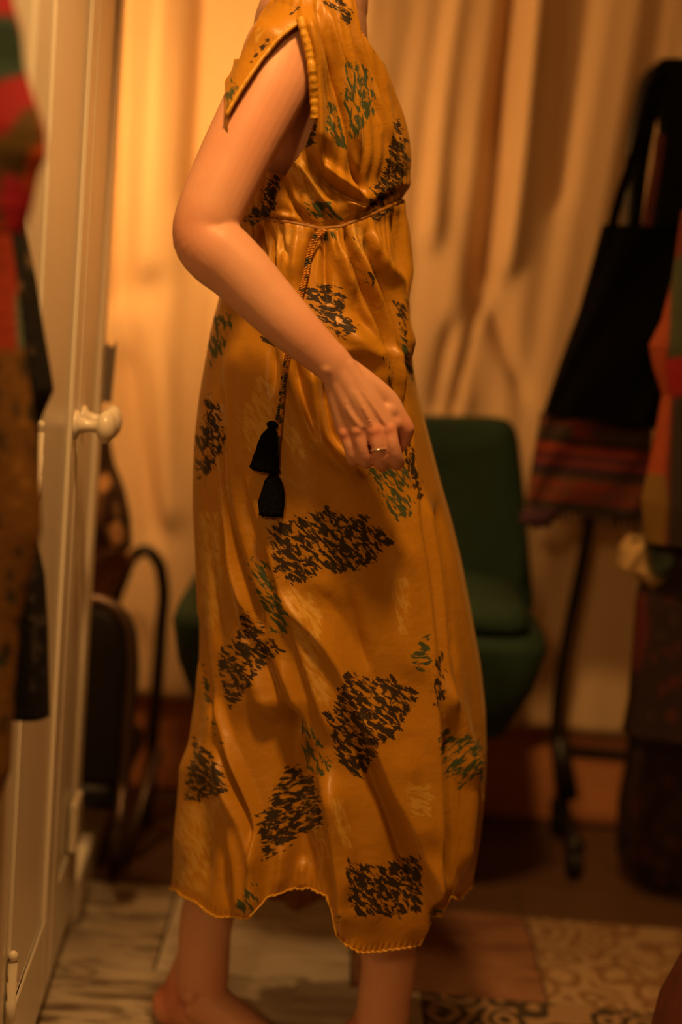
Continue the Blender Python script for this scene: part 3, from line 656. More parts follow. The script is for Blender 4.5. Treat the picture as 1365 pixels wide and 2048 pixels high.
mk('hem_binding', *hem_tube(np.r_[np.arange(NC), 0], .0017), MAT_BIND, dress)

# ---- the body: one continuous surface
BP = []
def px3(L): return np.array([at(*p) for p in L])
# torso from hips to neck, inside the dress
zs = np.linspace(at(640, -78, YC)[2], .86, 70); tt = np.arange(40) * 2 * math.pi / 40; rings = []
for z in zs:
    yy = proj(np.array([[0, YC, z]]))[0, 1]; ins = np.interp(z, [1.0, 1.30, 1.38, 1.43, 1.47, 1.50], [.034, .030, .023, .018, .008, .0055])
    P = surf(tt, np.full(40, z), ins); rings.append(P)
BP.append(loft(rings))
nb = at(655, -85, YC); hd = nb + np.array([.070, 0, .052]); PITCH = math.radians(20)
def hp(x, y, z): return hd + np.array([x * math.cos(PITCH) + z * math.sin(PITCH), y, -x * math.sin(PITCH) + z * math.cos(PITCH)])
BP.append(tube([nb - [0, 0, .06], nb + [.006, 0, 0], nb + [.026, 0, .04], hp(-.03, 0, .03)], [.060, .053, .051, .052], 24))
BP.append(ball(hp(-.012, 0, .050), (.098, .076, .096), 26, 18))          # skull
BP.append(tube([hp(.012, 0, .03), hp(.034, 0, -.015), hp(.052, 0, -.050)], [.070, .058, .030], 22))   # jaw
BP.append(ball(hp(.060, 0, -.055), (.018, .022, .016)))
BP.append(tube([hp(.074, 0, .050), hp(.086, 0, .022), hp(.098, 0, .006), hp(.088, 0, -.003)], [.008, .010, .0115, .009], 12))
for s in (1, -1):
    BP.append(ball(hp(.092, s * .009, .000), (.009, .007, .007))); BP.append(ball(hp(.054, s * .038, .006), (.026, .022, .022)))
    BP.append(tube([hp(-.016, s * .074, .045), hp(-.026, s * .082, .040), hp(-.026, s * .083, .012), hp(-.014, s * .077, -.008), hp(-.008, s * .074, .015)], [.007, .008, .007, .007, .006], 8))
    BP.append(ball(hp(.064, s * .030, .060), (.018, .024, .008)))
BP.append(ball(hp(.080, 0, -.024), (.010, .021, .006))); BP.append(ball(hp(.077, 0, -.035), (.010, .019, .0065)))
# near arm
ARM = [(598, 48, 1.880, .028), (588, 74, 1.863, .044), (575, 95, 1.848, .0500), (550, 155, 1.826, .0490), (505, 245, 1.802, .0455), (460, 335, 1.782, .0430), (429, 402, 1.767, .0410), (415, 436, 1.760, .0395), (408, 462, 1.757, .0385), (414, 485, 1.754, .0400),
       (434, 504, 1.752, .0418), (470, 535, 1.748, .0398), (530, 598, 1.741, .0355), (600, 668, 1.733, .0300), (640, 705, 1.730, .0258), (668, 731, 1.729, .0238), (684, 752, 1.731, .0240), (700, 785, 1.736, .0265), (716, 820, 1.739, .0265), (730, 848, 1.742, .0220)]
P = np.array([list(at(a, b, c)) + [r_] for a, b, c, r_ in ARM]); ARMS = smooth_path(P, 110); w_ = np.linspace(0, 1, 110)
T_ = np.gradient(ARMS[:, :3], axis=0); T_ /= np.linalg.norm(T_, axis=1)[:, None]; _rg = []; _t = np.arange(28) * 2 * math.pi / 28
for i in range(110):
    n_ = np.array([0, -1.0, 0]) - T_[i] * (-T_[i][1]); n_ /= np.linalg.norm(n_); b_ = np.cross(T_[i], n_)
    fy = np.interp(w_[i], [0, .45, .8, .86, 1], [1, .95, .84, .74, .60])
    _rg.append(ARMS[i, :3] + ARMS[i, 3] * (np.cos(_t)[:, None] * n_ * fy + np.sin(_t)[:, None] * b_))
BP.append(loft(_rg))
BP.append(tube(smooth_path(px3([(398, 420, 1.760), (374, 464, 1.760), (366, 484, 1.759), (388, 508, 1.757), (420, 528, 1.752)]), 20), np.interp(np.linspace(0, 1, 20), [0, .3, .5, .7, 1], [.020, .0155, .0125, .0150, .018]), 14))
BP.append(ball(at(655, 738, 1.7165), (.0085, .006, .0085)))
# hand: metacarpals, thumb and four fingers
META = [((664, 752, 1.733), (690, 864, 1.736), .0122, .0112), ((670, 746, 1.728), (716, 860, 1.728), .0128, .0118), ((680, 738, 1.726), (748, 860, 1.724), .0132, .0122), ((690, 730, 1.728), (777, 857, 1.728), .0132, .0122)]
for a, b, r0, r1 in META:
    m_ = tuple((np.array(a) * .45 + np.array(b) * .55)); S = smooth_path(np.array([list(at(*a)) + [r0], list(at(m_[0], m_[1], m_[2] - .0015)) + [(r0 + r1) / 2], list(at(*b)) + [r1]]), 14); BP.append(tube(S[:, :3], S[:, 3], 14))
BP.append(tube(px3([(676, 742, 1.738), (705, 800, 1.745), (728, 850, 1.748)]), [.020, .026, .026], 16)); BP.append(tube(px3([(690, 742, 1.742), (745, 800, 1.750), (765, 840, 1.752)]), [.018, .022, .020], 16))
for a_, b_ in zip(META[:-1], META[1:]):
    BP.append(tube(px3([tuple((np.array(a_[0]) + np.array(b_[0])) / 2), tuple((np.array(a_[1]) + np.array(b_[1])) / 2 - [0, 3, 0])]), [.0122, .0108], 12))
BP.append(ball(at(790, 846, 1.738), .0125)); BP.append(tube(px3([(712, 890, 1.752), (750, 896, 1.750), (782, 892, 1.750)]), .012, 12)); BP.append(ball(at(778, 822, 1.737), .0135))
FING = [((690, 864, 1.732), (699, 893, 1.729), (706, 917, 1.735), (710, 915, 1.758), (716, 890, 1.772), .0090, .0074, .0084),
        ((716, 860, 1.724), (724, 892, 1.721), (731, 921, 1.729), (735, 920, 1.757), (740, 892, 1.773), .0094, .0073, .0084),
        ((749, 860, 1.720), (756, 893, 1.716), (763, 925, 1.726), (766, 924, 1.757), (768, 894, 1.774), .0102, .0083, .0094),
        ((778, 857, 1.724), (786, 890, 1.719), (793, 921, 1.728), (795, 920, 1.757), (792, 890, 1.773), .0104, .0088, .0100)]
for m0, m1, p1, d1, t1, ra, rb, rc in FING:
    S = smooth_path(np.array([list(at(*q)) + [r_] for q, r_ in ((m0, ra), (m1, rb), (p1, rc), (d1, rb * .95), (t1, rb * .8))]), 26); BP.append(tube(S[:, :3], S[:, 3], 14))
    BP.append(ball(at(m0[0], m0[1] + 2, m0[2] - .0035), ra * .86)); 
S = smooth_path(np.array([list(at(*q)) + [r_] for q, r_ in (((698, 736, 1.736), .013), ((742, 770, 1.738), .0135), ((780, 803, 1.741), .0125), ((801, 834, 1.740), .0102), ((813, 857, 1.741), .0100), ((808, 878, 1.750), .0090), ((800, 897, 1.760), .0072))]), 34)
BP.append(tube(S[:, :3], S[:, 3], 14)); BP.append(ball(at(816, 857, 1.740), .0088))
for L, r_ in (([(690, 790, 1.7165), (696, 818, 1.7150), (712, 842, 1.7140), (724, 856, 1.7150)], .0026), ([(700, 770, 1.7145), (726, 812, 1.7110), (747, 856, 1.7110)], .0024), ([(708, 762, 1.7160), (742, 806, 1.7145), (775, 852, 1.7150)], .0022), ([(682, 770, 1.7170), (688, 812, 1.7215), (691, 858, 1.7255)], .0022)):
    S = smooth_path(px3(L), 16); BP.append(tube(S, r_, 8))
# far arm, hanging down on the other side
fa = np.array([(0, .165, 1.405, .047), (-.03, .205, 1.27, .043), (-.05, .215, 1.13, .038), (-.03, .21, 1.02, .036), (.01, .20, .92, .028), (.02, .20, .87, .022)]); fa[:, 0] += at(600, 100, YC)[0]; fa[:, 1] = YC + fa[:, 1]
S = smooth_path(fa, 40); BP.append(tube(S[:, :3], S[:, 3], 22)); e = fa[-1, :3]
BP.append(tube([e, e + [.008, 0, -.05], e + [.012, 0, -.09]], [.022, .030, .026], 16, flat=((0, 1, 0), .55)))
for k in range(4): BP.append(tube([e + [-.018 + k * .014, 0, -.085], e + [-.017 + k * .016, -.004, -.125], e + [-.012 + k * .016, -.018, -.150 - .008 * (k in (1, 2))]], [.0088, .0082, .0068], 10))
BP.append(tube([e + [.022, -.004, -.03], e + [.042, -.014, -.06], e + [.046, -.020, -.085]], [.012, .010, .0075], 10))
# legs and feet
def leg(hip, knee, ankle, toe, rr):
    hip, knee, ankle, toe = (np.array(q, float) for q in (hip, knee, ankle, toe))
    pts = [list(hip) + [.085], list(hip * .55 + knee * .45) + [.074], list(knee) + [.052], list(knee * .70 + ankle * .30 + [-.010, 0, 0]) + [.050], list(knee * .33 + ankle * .67 + [-.004, 0, 0]) + [rr * 1.03], list(ankle + [0, 0, .10]) + [rr], list(ankle + [0, 0, .03]) + [rr * .97], list(ankle) + [rr * .98], list(ankle - [0, 0, .025]) + [rr * .9]]
    S = smooth_path(np.array(pts), 60); BP.append(tube(S[:, :3], S[:, 3], 26, flat=((0, 1, 0), .86)))
    d = toe - ankle; d[2] = 0; L = np.linalg.norm(d); d /= L; sd = np.array([-d[1], d[0], 0]); g0 = np.array([ankle[0], ankle[1], 0])
    heel = g0 - d * .047
    BP.append(ball(heel + [0, 0, .032], (.034, .032, .033), 18, 12)); BP.append(tube([heel + [0, 0, .035] - d * .002, heel + [0, 0, .075] + d * .006, ankle - d * .018 + [0, 0, .06]], [.024, .018, .018], 14))
    BP.append(tube([g0 + [0, 0, .058] + d * -.004, g0 + d * .045 + [0, 0, .040], g0 + d * .095 + [0, 0, .028], g0 + d * .145 + [0, 0, .019]], [.036, .033, .027, .019], 20))
    BP.append(tube([heel + [0, 0, .026], g0 + d * .03 + [0, 0, .026], g0 + d * .09 + [0, 0, .024], g0 + d * .14 + [0, 0, .019]], [.025, .026, .024, .018], 18))
    for k in range(5):
        o_ = (k - 2) * .0165; l_ = (.062, .058, .053, .046, .038)[k]; r_ = (.0125, .0092, .0088, .0084, .0082)[k]
        b0 = g0 + d * .125 + sd * o_ * .9 + [0, 0, .018]; BP.append(tube([b0, b0 + d * l_ * .55 + [0, 0, -.002], b0 + d * l_ + [0, 0, -.007]], [.014, r_, r_ * .85], 10))
    for s in (1, -1): BP.append(ball(ankle + sd * s * .031 + [0, 0, -.004 + .006 * s], (.013, .012, .015)))
    return heel
hx = section(.95)[0]
a1 = at(404, 1975, 2.0); a1[2] = .085; a2 = at(766, 2030, 1.93); a2[2] = .085
h1 = leg((hx - .01, YC + .085, .90), (a1[0] + .030, 2.02, .48), a1, a1 + [.2, -.10, 0], .0400)
h2 = leg((hx + .01, YC - .085, .90), (a2[0] - .010, 1.93, .48), a2, a2 + [.10, -.17, 0], .0400)
Vb, Fbod = join(BP)
tmp = mk('body_cage', Vb, Fbod, None); rm = tmp.modifiers.new('r', 'REMESH'); rm.mode = 'VOXEL'; rm.voxel_size = .0022; rm.use_smooth_shade = True
sm = tmp.modifiers.new('s', 'SMOOTH'); sm.factor = .5; sm.iterations = 5
bpy.context.view_layer.update(); dg = bpy.context.evaluated_depsgraph_get()
me = bpy.data.meshes.new_from_object(tmp.evaluated_get(dg)); base = WLOC[tmp.name].copy(); bpy.data.objects.remove(tmp)
me.name = 'body'; body = bpy.data.objects.new('body', me); COL.objects.link(body); me.materials.clear(); me.materials.append(MAT_SKIN)
body.parent = person; body.location = base - WLOC['person']; WLOC['body'] = base
vv = np.zeros(len(me.vertices) * 3); me.vertices.foreach_get('co', vv); vv = vv.reshape(-1, 3) + base
fl_ = np.zeros(len(vv))
for c, r_, s_ in [(h1 + [0, 0, .045], .045, 1.0), (h2 + [0, 0, .04], .045, .8), (at(749, 866, 1.712), .013, .7), (at(778, 862, 1.714), .013, .6), (at(717, 864, 1.716), .012, .5), (at(690, 868, 1.724), .012, .6), (at(760, 920, 1.716), .05, .35),
                  (at(818, 858, 1.735), .022, .55), (at(372, 470, 1.73), .05, .35), (at(540, 270, 1.76), .09, .30), (at(640, 668, 1.70), .05, .25), (a1 + [.03, -.03, .02], .03, .3)]:
    fl_ = np.maximum(fl_, s_ * np.exp(-(np.linalg.norm(vv - c, axis=1) / r_) ** 2))
A = me.attributes.new('flush', 'FLOAT_VECTOR', 'POINT'); A.data.foreach_set('vector', np.repeat(fl_[:, None], 3, 1).astype(np.float32).ravel())
# finger ring, hair, eyes
c = at(757, 897, 1.7175); ax = at(763, 925, 1.726) - at(749, 860, 1.720); ax /= np.linalg.norm(ax); s_ = np.cross(ax, [0, 1.0, 0]); s_ /= np.linalg.norm(s_); t_ = np.cross(s_, ax)
tq = np.arange(48) * 2 * math.pi / 48
rp = c + .0096 * (np.cos(tq)[:, None] * s_ + np.sin(tq)[:, None] * t_) + ax * (.0012 * np.sin(tq * 2 + 2.4))[:, None]
rg = mk('finger_ring', *tube(rp, .00105 * (1 + .35 * np.cos(tq - math.pi / 2 * 3)), 8, closed=True), MAT_SILVER, person); rg['label'] = 'thin wavy silver ring on finger'
hr = [ball(hp(-.026, 0, .064), (.100, .084, .098), 40, 30), ball(hp(-.122, 0, .085), (.045, .048, .045), 24, 18)]
for k in range(13):
    a_ = k / 12 * math.pi; hr.append(tube(smooth_path([hp(.045 - .012 * abs(math.cos(a_)), .070 * math.cos(a_), .088 + .050 * math.sin(a_)), hp(-.03, .084 * math.cos(a_), .064 + .100 * math.sin(a_)), hp(-.104, .040 * math.cos(a_), .080 + .045 * math.sin(a_))], 14), np.r_[np.linspace(.005, .012, 7), np.linspace(.012, .009, 7)], 8))
mk('hair', *join(hr), MAT_HAIR, person)
for s in (1, -1): mk('eye', *ball(hp(.066, s * .031, .044), .0115, 14, 10), plain('eye_white', (.7, .68, .62), .15, var=.02), person)

# ------------------------------------------------------------------ generic hanging cloth
def hang(name, left, right, Y, depth, mat, label, cat, parent=None, nf=9, amp=.008, rows=120, cols=96, seed=0, dye=None, base=(.2, .1, .02), group=None):
    """A draped garment: closed horizontal rings between a left and a right outline, with soft folds."""
    Lw = ats(left, Y); Rw = ats(right, Y); Lw = Lw[np.argsort(Lw[:, 2])]; Rw = Rw[np.argsort(Rw[:, 2])]
    z1 = min(Lw[-1, 2], Rw[-1, 2]); zl, zr = Lw[0, 2], Rw[0, 2]; t = np.arange(cols) * 2 * math.pi / cols; rings = []
    ph = rng.uniform(0, 6.28, 4)
    z0 = zl * (1 + np.cos(math.pi - t)) / 2 + zr * (1 - np.cos(math.pi - t)) / 2
    for u in np.linspace(0, 1, rows):
        z = z0 * (1 - u) + z1 * u
        xl = np.interp(z, Lw[:, 2], Lw[:, 0]); xr = np.interp(z, Rw[:, 2], Rw[:, 0]); a = (xr - xl) / 2; xc = (xr + xl) / 2
        d = amp * (1.1 - u) * (np.sin(nf * t + ph[0] + .8 * np.sin(3 * z)) + .6 * np.sin((nf * 2 - 3) * t + ph[1]) )
        dp = depth * (.75 + .25 * (1 - u))
        rings.append(np.stack([xc + np.sign(np.cos(t)) * np.abs(np.cos(t)) ** .8 * (a + d * .15), Y - (dp + d) * np.sin(t), z], 1))
    V, F = loft(rings); o = mk(name, V, F, mat, parent)
    if label: tag(o, label, cat, group)
    if dye is not None:
        C = np.tile(np.array(base, float), (len(V), 1)); Q = V.copy(); Q[:, 1] = np.where(Q[:, 1] > Y, 2 * Y - Q[:, 1], Q[:, 1]); q = proj(Q)
        for poly, col, soft in dye:
            d = sdist(poly, q[:, 0], q[:, 1]); m = sstep(-soft, soft, d)[:, None]; C = C * (1 - m) + np.array(col) * m
        attr_col(o, 'dye', C)
    return o
def blotches(n, x0, x1, y0, y1, s, cols):
    out = []
    for _ in range(n):
        cx_, cy_ = rng.uniform(x0, x1), rng.uniform(y0, y1); k = rng.integers(5, 9); a = np.sort(rng.uniform(0, 6.28, k)); r_ = s * rng.uniform(.5, 1.2, k)
        out.append((np.stack([cx_ + r_ * np.cos(a) * .7, cy_ + r_ * np.sin(a) * 1.2], 1).tolist(), cols[rng.integers(len(cols))], 3))
    return out

# left foreground garments
hang('printed_robe', [(-330, -260), (-360, 0), (-380, 400), (-340, 470)], [(-20, -260), (25, 0), (42, 60), (47, 130), (66, 190), (90, 260), (93, 310), (76, 350), (62, 420), (48, 465)], 1.26, .035, MAT_DYE,
     'bright colour-block robe sleeve in red, teal and olive hanging at the far left', 'robe', nf=5, amp=.003, base=(.34, .010, .018),
     dye=[([(-400, 30), (30, 30), (60, 120), (48, 150), (-10, 165), (-400, 220)], (.018, .05, .04), 5), ([(-400, 280), (10, 270), (50, 215), (75, 215), (86, 270), (70, 330), (40, 360), (20, 345), (10, 600), (-400, 600)], (.10, .055, .008), 6),
          ([(62, 300), (110, 285), (110, 390), (70, 390), (45, 380)], (.50, .07, .01), 6), ([(8, 345), (40, 365), (70, 390), (60, 480), (15, 470), (-5, 400)], (.40, .012, .035), 6), ([(-400, 455), (20, 450), (20, 520), (-400, 520)], (.45, .05, .012), 6)])
hang('printed_dress', [(-350, 380), (-380, 900), (-380, 1580), (-350, 1640)], [(12, 420), (20, 460), (34, 560), (50, 700), (72, 850), (82, 1000), (84, 1060), (70, 1120), (40, 1250), (28, 1420), (22, 1540), (-4, 1602)], 1.355, .035, MAT_DYE,
     'mustard brown patterned dress hanging under the colour-block robe', 'dress', nf=6, amp=.004, base=(.17, .075, .010),
     dye=[([(-400, 380), (30, 440), (50, 640), (36, 700), (-400, 690)], (.33, .035, .012), 8), ([(30, 590), (52, 590), (56, 690), (36, 700)], (.10, .16, .12), 6)] + blotches(46, -60, 80, 720, 1580, 22, [(.03, .02, .008), (.06, .035, .01), (.26, .12, .015), (.02, .03, .03)]))
hang('black_print_dress', [(-150, 400), (-180, 1420)], [(40, 400), (52, 460), (72, 560), (86, 650), (108, 780), (92, 815), (78, 850), (76, 1090), (90, 1150), (96, 1250), (99, 1432)], 1.47, .03, MAT_DYE,
     'black dress with grey brush print hanging behind the mustard dress', 'dress', nf=5, amp=.003, base=(.010, .008, .008),
     dye=blotches(9, 40, 70, 460, 700, 12, [(.14, .09, .06), (.10, .07, .05)]) + blotches(14, 62, 92, 1130, 1400, 12, [(.055, .045, .045), (.07, .055, .05)]))

# ------------------------------------------------------------------ green chair
def green_chair():
    Yf, Yr = 2.36, 2.78
    t = thing('easy_chair', 'dark green upholstered easy chair behind the person, in front of the curtain', 'chair', (at(720, 1700, 2.57)[0], 2.57, 0))
    out = [(452, 850), (475, 836), (600, 830), (990, 834), (1022, 842), (1034, 862), (1046, 960), (1056, 1080), (1068, 1215), (420, 1190), (428, 1050)]
    O = resample(ats(out, Yr), 90); mk('backrest', *slab(O, .10, .004), MAT_GREEN, t)
    # seat: wide cushion on a shell that narrows downward
    xa, xb = at(362, 1205, 2.57)[0], at(1082, 1235, 2.57)[0]; zt = at(1082, 1235, 2.57)[2]
    def ring(z, x0, x1, y0, y1, n=64, e=.28):
        a = np.arange(n) * 2 * math.pi / n; return np.stack([(x0 + x1) / 2 + (x1 - x0) / 2 * np.sign(np.cos(a)) * np.abs(np.cos(a)) ** e, (y0 + y1) / 2 + (y1 - y0) / 2 * np.sign(np.sin(a)) * np.abs(np.sin(a)) ** e, np.full(n, z)], 1)
    zb = at(1000, 1490, 2.42)[2]
    x2, x3 = at(388, 1450, 2.47)[0], at(1008, 1490, 2.47)[0]
    mk('seat_shell', *loft([ring(zb, x2 + .02, x3 - .02, Yf + .06, Yr - .02), ring(zb + .012, x2, x3, Yf + .04, Yr), ring((zb + zt) / 2, (x2 + xa) / 2 - .012, (x3 + xb) / 2 + .012, Yf + .015, Yr + .02), ring(zt - .03, xa, xb, Yf, Yr + .04), ring(zt - .008, xa + .006, xb - .006, Yf, Yr + .04), ring(zt, xa + .03, xb - .03, Yf + .03, Yr + .03)]), MAT_GREEN, t)
    mk('seat_cushion', *loft([ring(zt - .005, xa + .05, xb - .05, Yf + .03, Yr - .06), ring(zt + .02, xa + .035, xb - .035, Yf + .01, Yr - .05), ring(zt + .045, xa + .05, xb - .05, Yf + .03, Yr - .06), ring(zt + .055, xa + .12, xb - .12, Yf + .10, Yr - .10)]), MAT_GREEN, t)
    for sx in (x2 + .12, x3 - .17):
        for sy in (Yf + .10, Yr - .05):
            mk('leg', *tube([(sx, sy, zb + .02), (sx, sy, .0)], [.016, .011], 12), MAT_DARKTUBE, t)
green_chair()

# ------------------------------------------------------------------ tubular chairs at the left
Yk = 2.49
k1 = thing('tubular_chair', 'black-backed tubular chair with rounded brown rim, nearest the wardrobe', 'chair', (at(190, 1700, Yk)[0], Yk, 0))
pan = [(60, 1215), (150, 1212), (200, 1213), (232, 1232), (250, 1262), (256, 1310), (250, 1420), (238, 1560), (60, 1545)]
mk('backrest', *slab(resample(ats(pan, Yk), 70), .03, .003), MAT_BLACKVINYL, k1)
fp = floor_at(228, 1742)
rim = np.vstack([ats([(40, 1204), (150, 1202), (205, 1203), (240, 1224), (259, 1258), (265, 1310), (258, 1440), (246, 1580)], Yk - .012), [[at(240, 1640, Yk - .06)[0], Yk - .06, at(240, 1640, Yk - .06)[2]]], [fp + [0, 0, .012]]])
mk('rim_tube', *tube(smooth_path(rim, 60), .0115, 12), MAT_TUBE, k1)
zb_ = at(150, 1560, Yk)[2]
mk('seat', *box((at(40, 1560, Yk)[0], Yk - .02, zb_ - .05), (at(236, 1560, Yk)[0], Yk + .36, zb_), .015), MAT_BLACKVINYL, k1)
for xx in (at(60, 1600, Yk)[0], at(225, 1600, Yk + .3)[0]):
    mk('leg', *tube([(xx, Yk + .33, zb_ - .03), (xx, Yk + .36, .01)], .011, 10), MAT_TUBE, k1)
Yj = 2.79
k2 = thing('tubular_chair', 'open black tubular chair frame with tall arched arm, close to the curtain', 'chair', (at(300, 1600, Yj)[0], Yj, 0))
arch = np.vstack([ats([(225, 1215), (245, 1160), (268, 1112), (292, 1100), (315, 1122), (326, 1165), (322, 1260), (314, 1380), (306, 1470)], Yj), [at(302, 1560, Yj)]])
arch = np.vstack([arch, [[arch[-1][0] - .005, Yj - .02, .0115]]])
mk('arched_tube', *tube(smooth_path(arch, 70), .0125, 12), MAT_DARKTUBE, k2)
g2 = floor_at(245, 1735); top2 = at(318, 1500, Yj - .06)
mk('stretcher', *tube([top2, (g2 + top2) / 2, g2 + [0, 0, .012]], .011, 10), MAT_TUBE, k2)
ar = ats([(150, 1180), (190, 1110), (250, 1100), (268, 1112), (225, 1200), (215, 1225), (150, 1225)], Yj - .06)
mk('seat', *slab(resample(ar, 40), .05, .003), plain('brown_seat_vinyl', (.20, .085, .04), .6), k2)
# patterned bag on top of the chairs
Yg = 2.64
bg = [(150, 860), (195, 848), (216, 870), (224, 930), (244, 980), (258, 1040), (262, 1095), (235, 1110), (150, 1105)]
V, F = slab(resample(ats(bg, Yg), 90), .11, .01)
Vs_ = V.copy(); rad_ = [V]; 
o = mk('cloth_bag', V, F, MAT_DYE); tag(o, 'brown and tan patterned cloth bag slumped on the tubular chairs', 'bag')
def dye(o, V, Y, base, polys):
    C = np.tile(np.array(base, float), (len(V), 1)); q = proj(V)
    for poly, col, soft in polys:
        m = sstep(-soft, soft, sdist(poly, q[:, 0], q[:, 1]))[:, None]; C = C * (1 - m) + np.array(col) * m
    attr_col(o, 'dye', C)
def gridslab(outline, Y, thick, nx=46, nz=60, wob=.004):
    """finely meshed soft bag body: rings by height between the outline's sides"""
    O = ats(outline, Y); z0, z1 = O[:, 2].min(), O[:, 2].max(); rings = []; t = np.arange(nx * 2) * math.pi / nx
    P = np.vstack([O, O[:1]])
    for u in np.linspace(.002, .998, nz):
        z = z0 + (z1 - z0) * u; xs = []
        for i in range(len(O)):
            a, b = P[i], P[i + 1]
            if (a[2] - z) * (b[2] - z) <= 0 and a[2] != b[2]: xs.append(a[0] + (b[0] - a[0]) * (z - a[2]) / (b[2] - a[2]))
        x0, x1 = min(xs), max(xs); th_ = thick * (.35 + .65 * math.sin(math.pi * min(1, max(0, u * .9 + .05))) ** .6)
        co, si = np.cos(t), np.sin(t)
        rings.append(np.stack([(x0 + x1) / 2 + (x1 - x0) / 2 * np.sign(co) * np.abs(co) ** .5, Y - (th_ / 2 + wob * np.sin(7 * t + 9 * u)) * np.sign(si) * np.abs(si) ** .6, np.full(len(t), z)], 1))
    return loft(rings)
bpy.data.objects.remove(o)
V, F = gridslab(bg, Yg, .12); o = mk('cloth_bag', V, F, MAT_DYE); tag(o, 'brown and tan patterned cloth bag slumped on the tubular chairs', 'bag')
dye(o, V, Yg, (.035, .012, .006), [([(198, 955), (215, 945), (224, 965), (212, 985), (197, 985)], (.55, .30, .12), 5), ([(214, 1055), (235, 1040), (252, 1060), (250, 1085), (225, 1090)], (.48, .26, .12), 5), ([(180, 985), (212, 990), (205, 1050), (180, 1060)], (.14, .065, .03), 6),
     ([(225, 1000), (244, 1010), (240, 1035), (226, 1030)], (.14, .08, .04), 5), ([(175, 1090), (250, 1095), (250, 1110), (175, 1110)], (.12, .05, .02), 6)])

# ------------------------------------------------------------------ garment rack at the right and what hangs on it
Yq = 2.84
f0 = floor_at(1099, 1660); f0 = np.array([f0[0], Yq, 0])
topz = at(1300, 135, Yq)[2]
rk = thing('garment_rack', 'black steel garment rack on castors along the right side', 'rack', (f0[0] + .3, Yq, 0))
xp = at(1180, 1040, Yq)[0]; xq = at(1284, 165, Yq)[0]; xe = xq + 1.0
up = [(f0[0] + .012, Yq, .07), (at(1115, 1500, Yq)[0], Yq, at(1115, 1500, Yq)[2]), (xp, Yq, at(1180, 1040, Yq)[2]), (at(1255, 480, Yq)[0], Yq, at(1255, 480, Yq)[2]), (xq, Yq, topz - .07), (xq + .008, Yq, topz - .025), (xq + .03, Yq, topz), (xq + .10, Yq, topz + .004), (xe, Yq, topz + .004)]
mk('frame_tube', *tube(smooth_path(np.array(up), 110), .0125, 12), MAT_DARKTUBE, rk)
mk('frame_tube', *tube([(xe, Yq, topz), (xe, Yq, .07)], .0125, 12), MAT_DARKTUBE, rk)
bz = at(1190, 1508, Yq)[2]
mk('lower_rail', *tube([(at(1115, 1500, Yq)[0], Yq, bz), (xe, Yq, bz)], .011, 10), MAT_DARKTUBE, rk)
mk('pole_sleeve', *tube([(at(1112, 1520, Yq)[0], Yq, bz + .03), (f0[0] + .012, Yq, .12)], [.019, .022], 12), MAT_DARKTUBE, rk)
for xx in (f0[0] + .012, xe):
    mk('foot_bar', *tube([(xx, Yq - .14, .075), (xx, Yq + .11, .075)], .013, 10), MAT_DARKTUBE, rk)
    for yy in (Yq - .13, Yq + .10):
        rr = [np.stack([np.full(18, xx + a), yy + r_ * np.cos(np.arange(18) * math.pi / 9), .033 + r_ * np.sin(np.arange(18) * math.pi / 9)], 1) for a, r_ in ((-.013, .026), (-.010, .032), (.010, .032), (.013, .026))]
        w_ = mk('castor', *loft(rr), MAT_BLACKVINYL, rk)
        mk('castor_fork', *box((xx - .018, yy - .012, .055), (xx + .018, yy + .012, .078), .003), MAT_DARKTUBE, w_)
# black tote
Yt = 2.58
tote = [(1207, 446), (1230, 452), (1372, 455), (1392, 620), (1340, 760), (1312, 858), (1200, 845), (1086, 830), (1120, 730), (1160, 620)]
V, F = gridslab(tote, Yt, .07); to = mk('tote_bag', V, F, MAT_BLACK); tag(to, 'plain black cloth tote bag hanging by long straps from the rack', 'bag')
def band(pts, Y, w_, name, mat, parent=None, th_=.004):
    P = smooth_path(ats(pts, Y), 30); rings = []
    for i in range(30):
        d = P[min(29, i + 1)] - P[max(0, i - 1)]; d /= np.linalg.norm(d); s = np.array([d[2], 0, -d[0]]); 
        rings.append(np.array([P[i] + s * w_ / 2 + [0, -th_, 0], P[i] - s * w_ / 2 + [0, -th_, 0], P[i] - s * w_ / 2 + [0, th_, 0], P[i] + s * w_ / 2 + [0, th_, 0]]))
    return mk(name, *loft(rings), mat, parent, smooth=False)
band([(1222, 470), (1240, 395), (1262, 330), (1290, 240), (1312, 160), (1325, 132)], Yt - .015, .016, 'strap', MAT_BLACK, to)
band([(1270, 470), (1282, 360), (1300, 250), (1322, 160), (1332, 130)], Yt + .02, .020, 'strap', MAT_BLACK, to)
hang('black_jacket', [(1322, 118), (1312, 180), (1318, 280), (1310, 380), (1300, 460), (1292, 560)], [(1560, 118), (1600, 560)], 2.70, .045, MAT_BLACK, 'black jacket hanging on the rack behind the tote straps', 'jacket', nf=5, amp=.005)
eb = band([(1322, 270), (1315, 330), (1302, 400), (1294, 452)], Yt - .03, .015, 'embroidered_strap', plain('red_embroidery', (.085, .014, .008), .9, var=.8, scale=55)); tag(eb, 'narrow red embroidered strap hanging over the black jacket', 'strap')
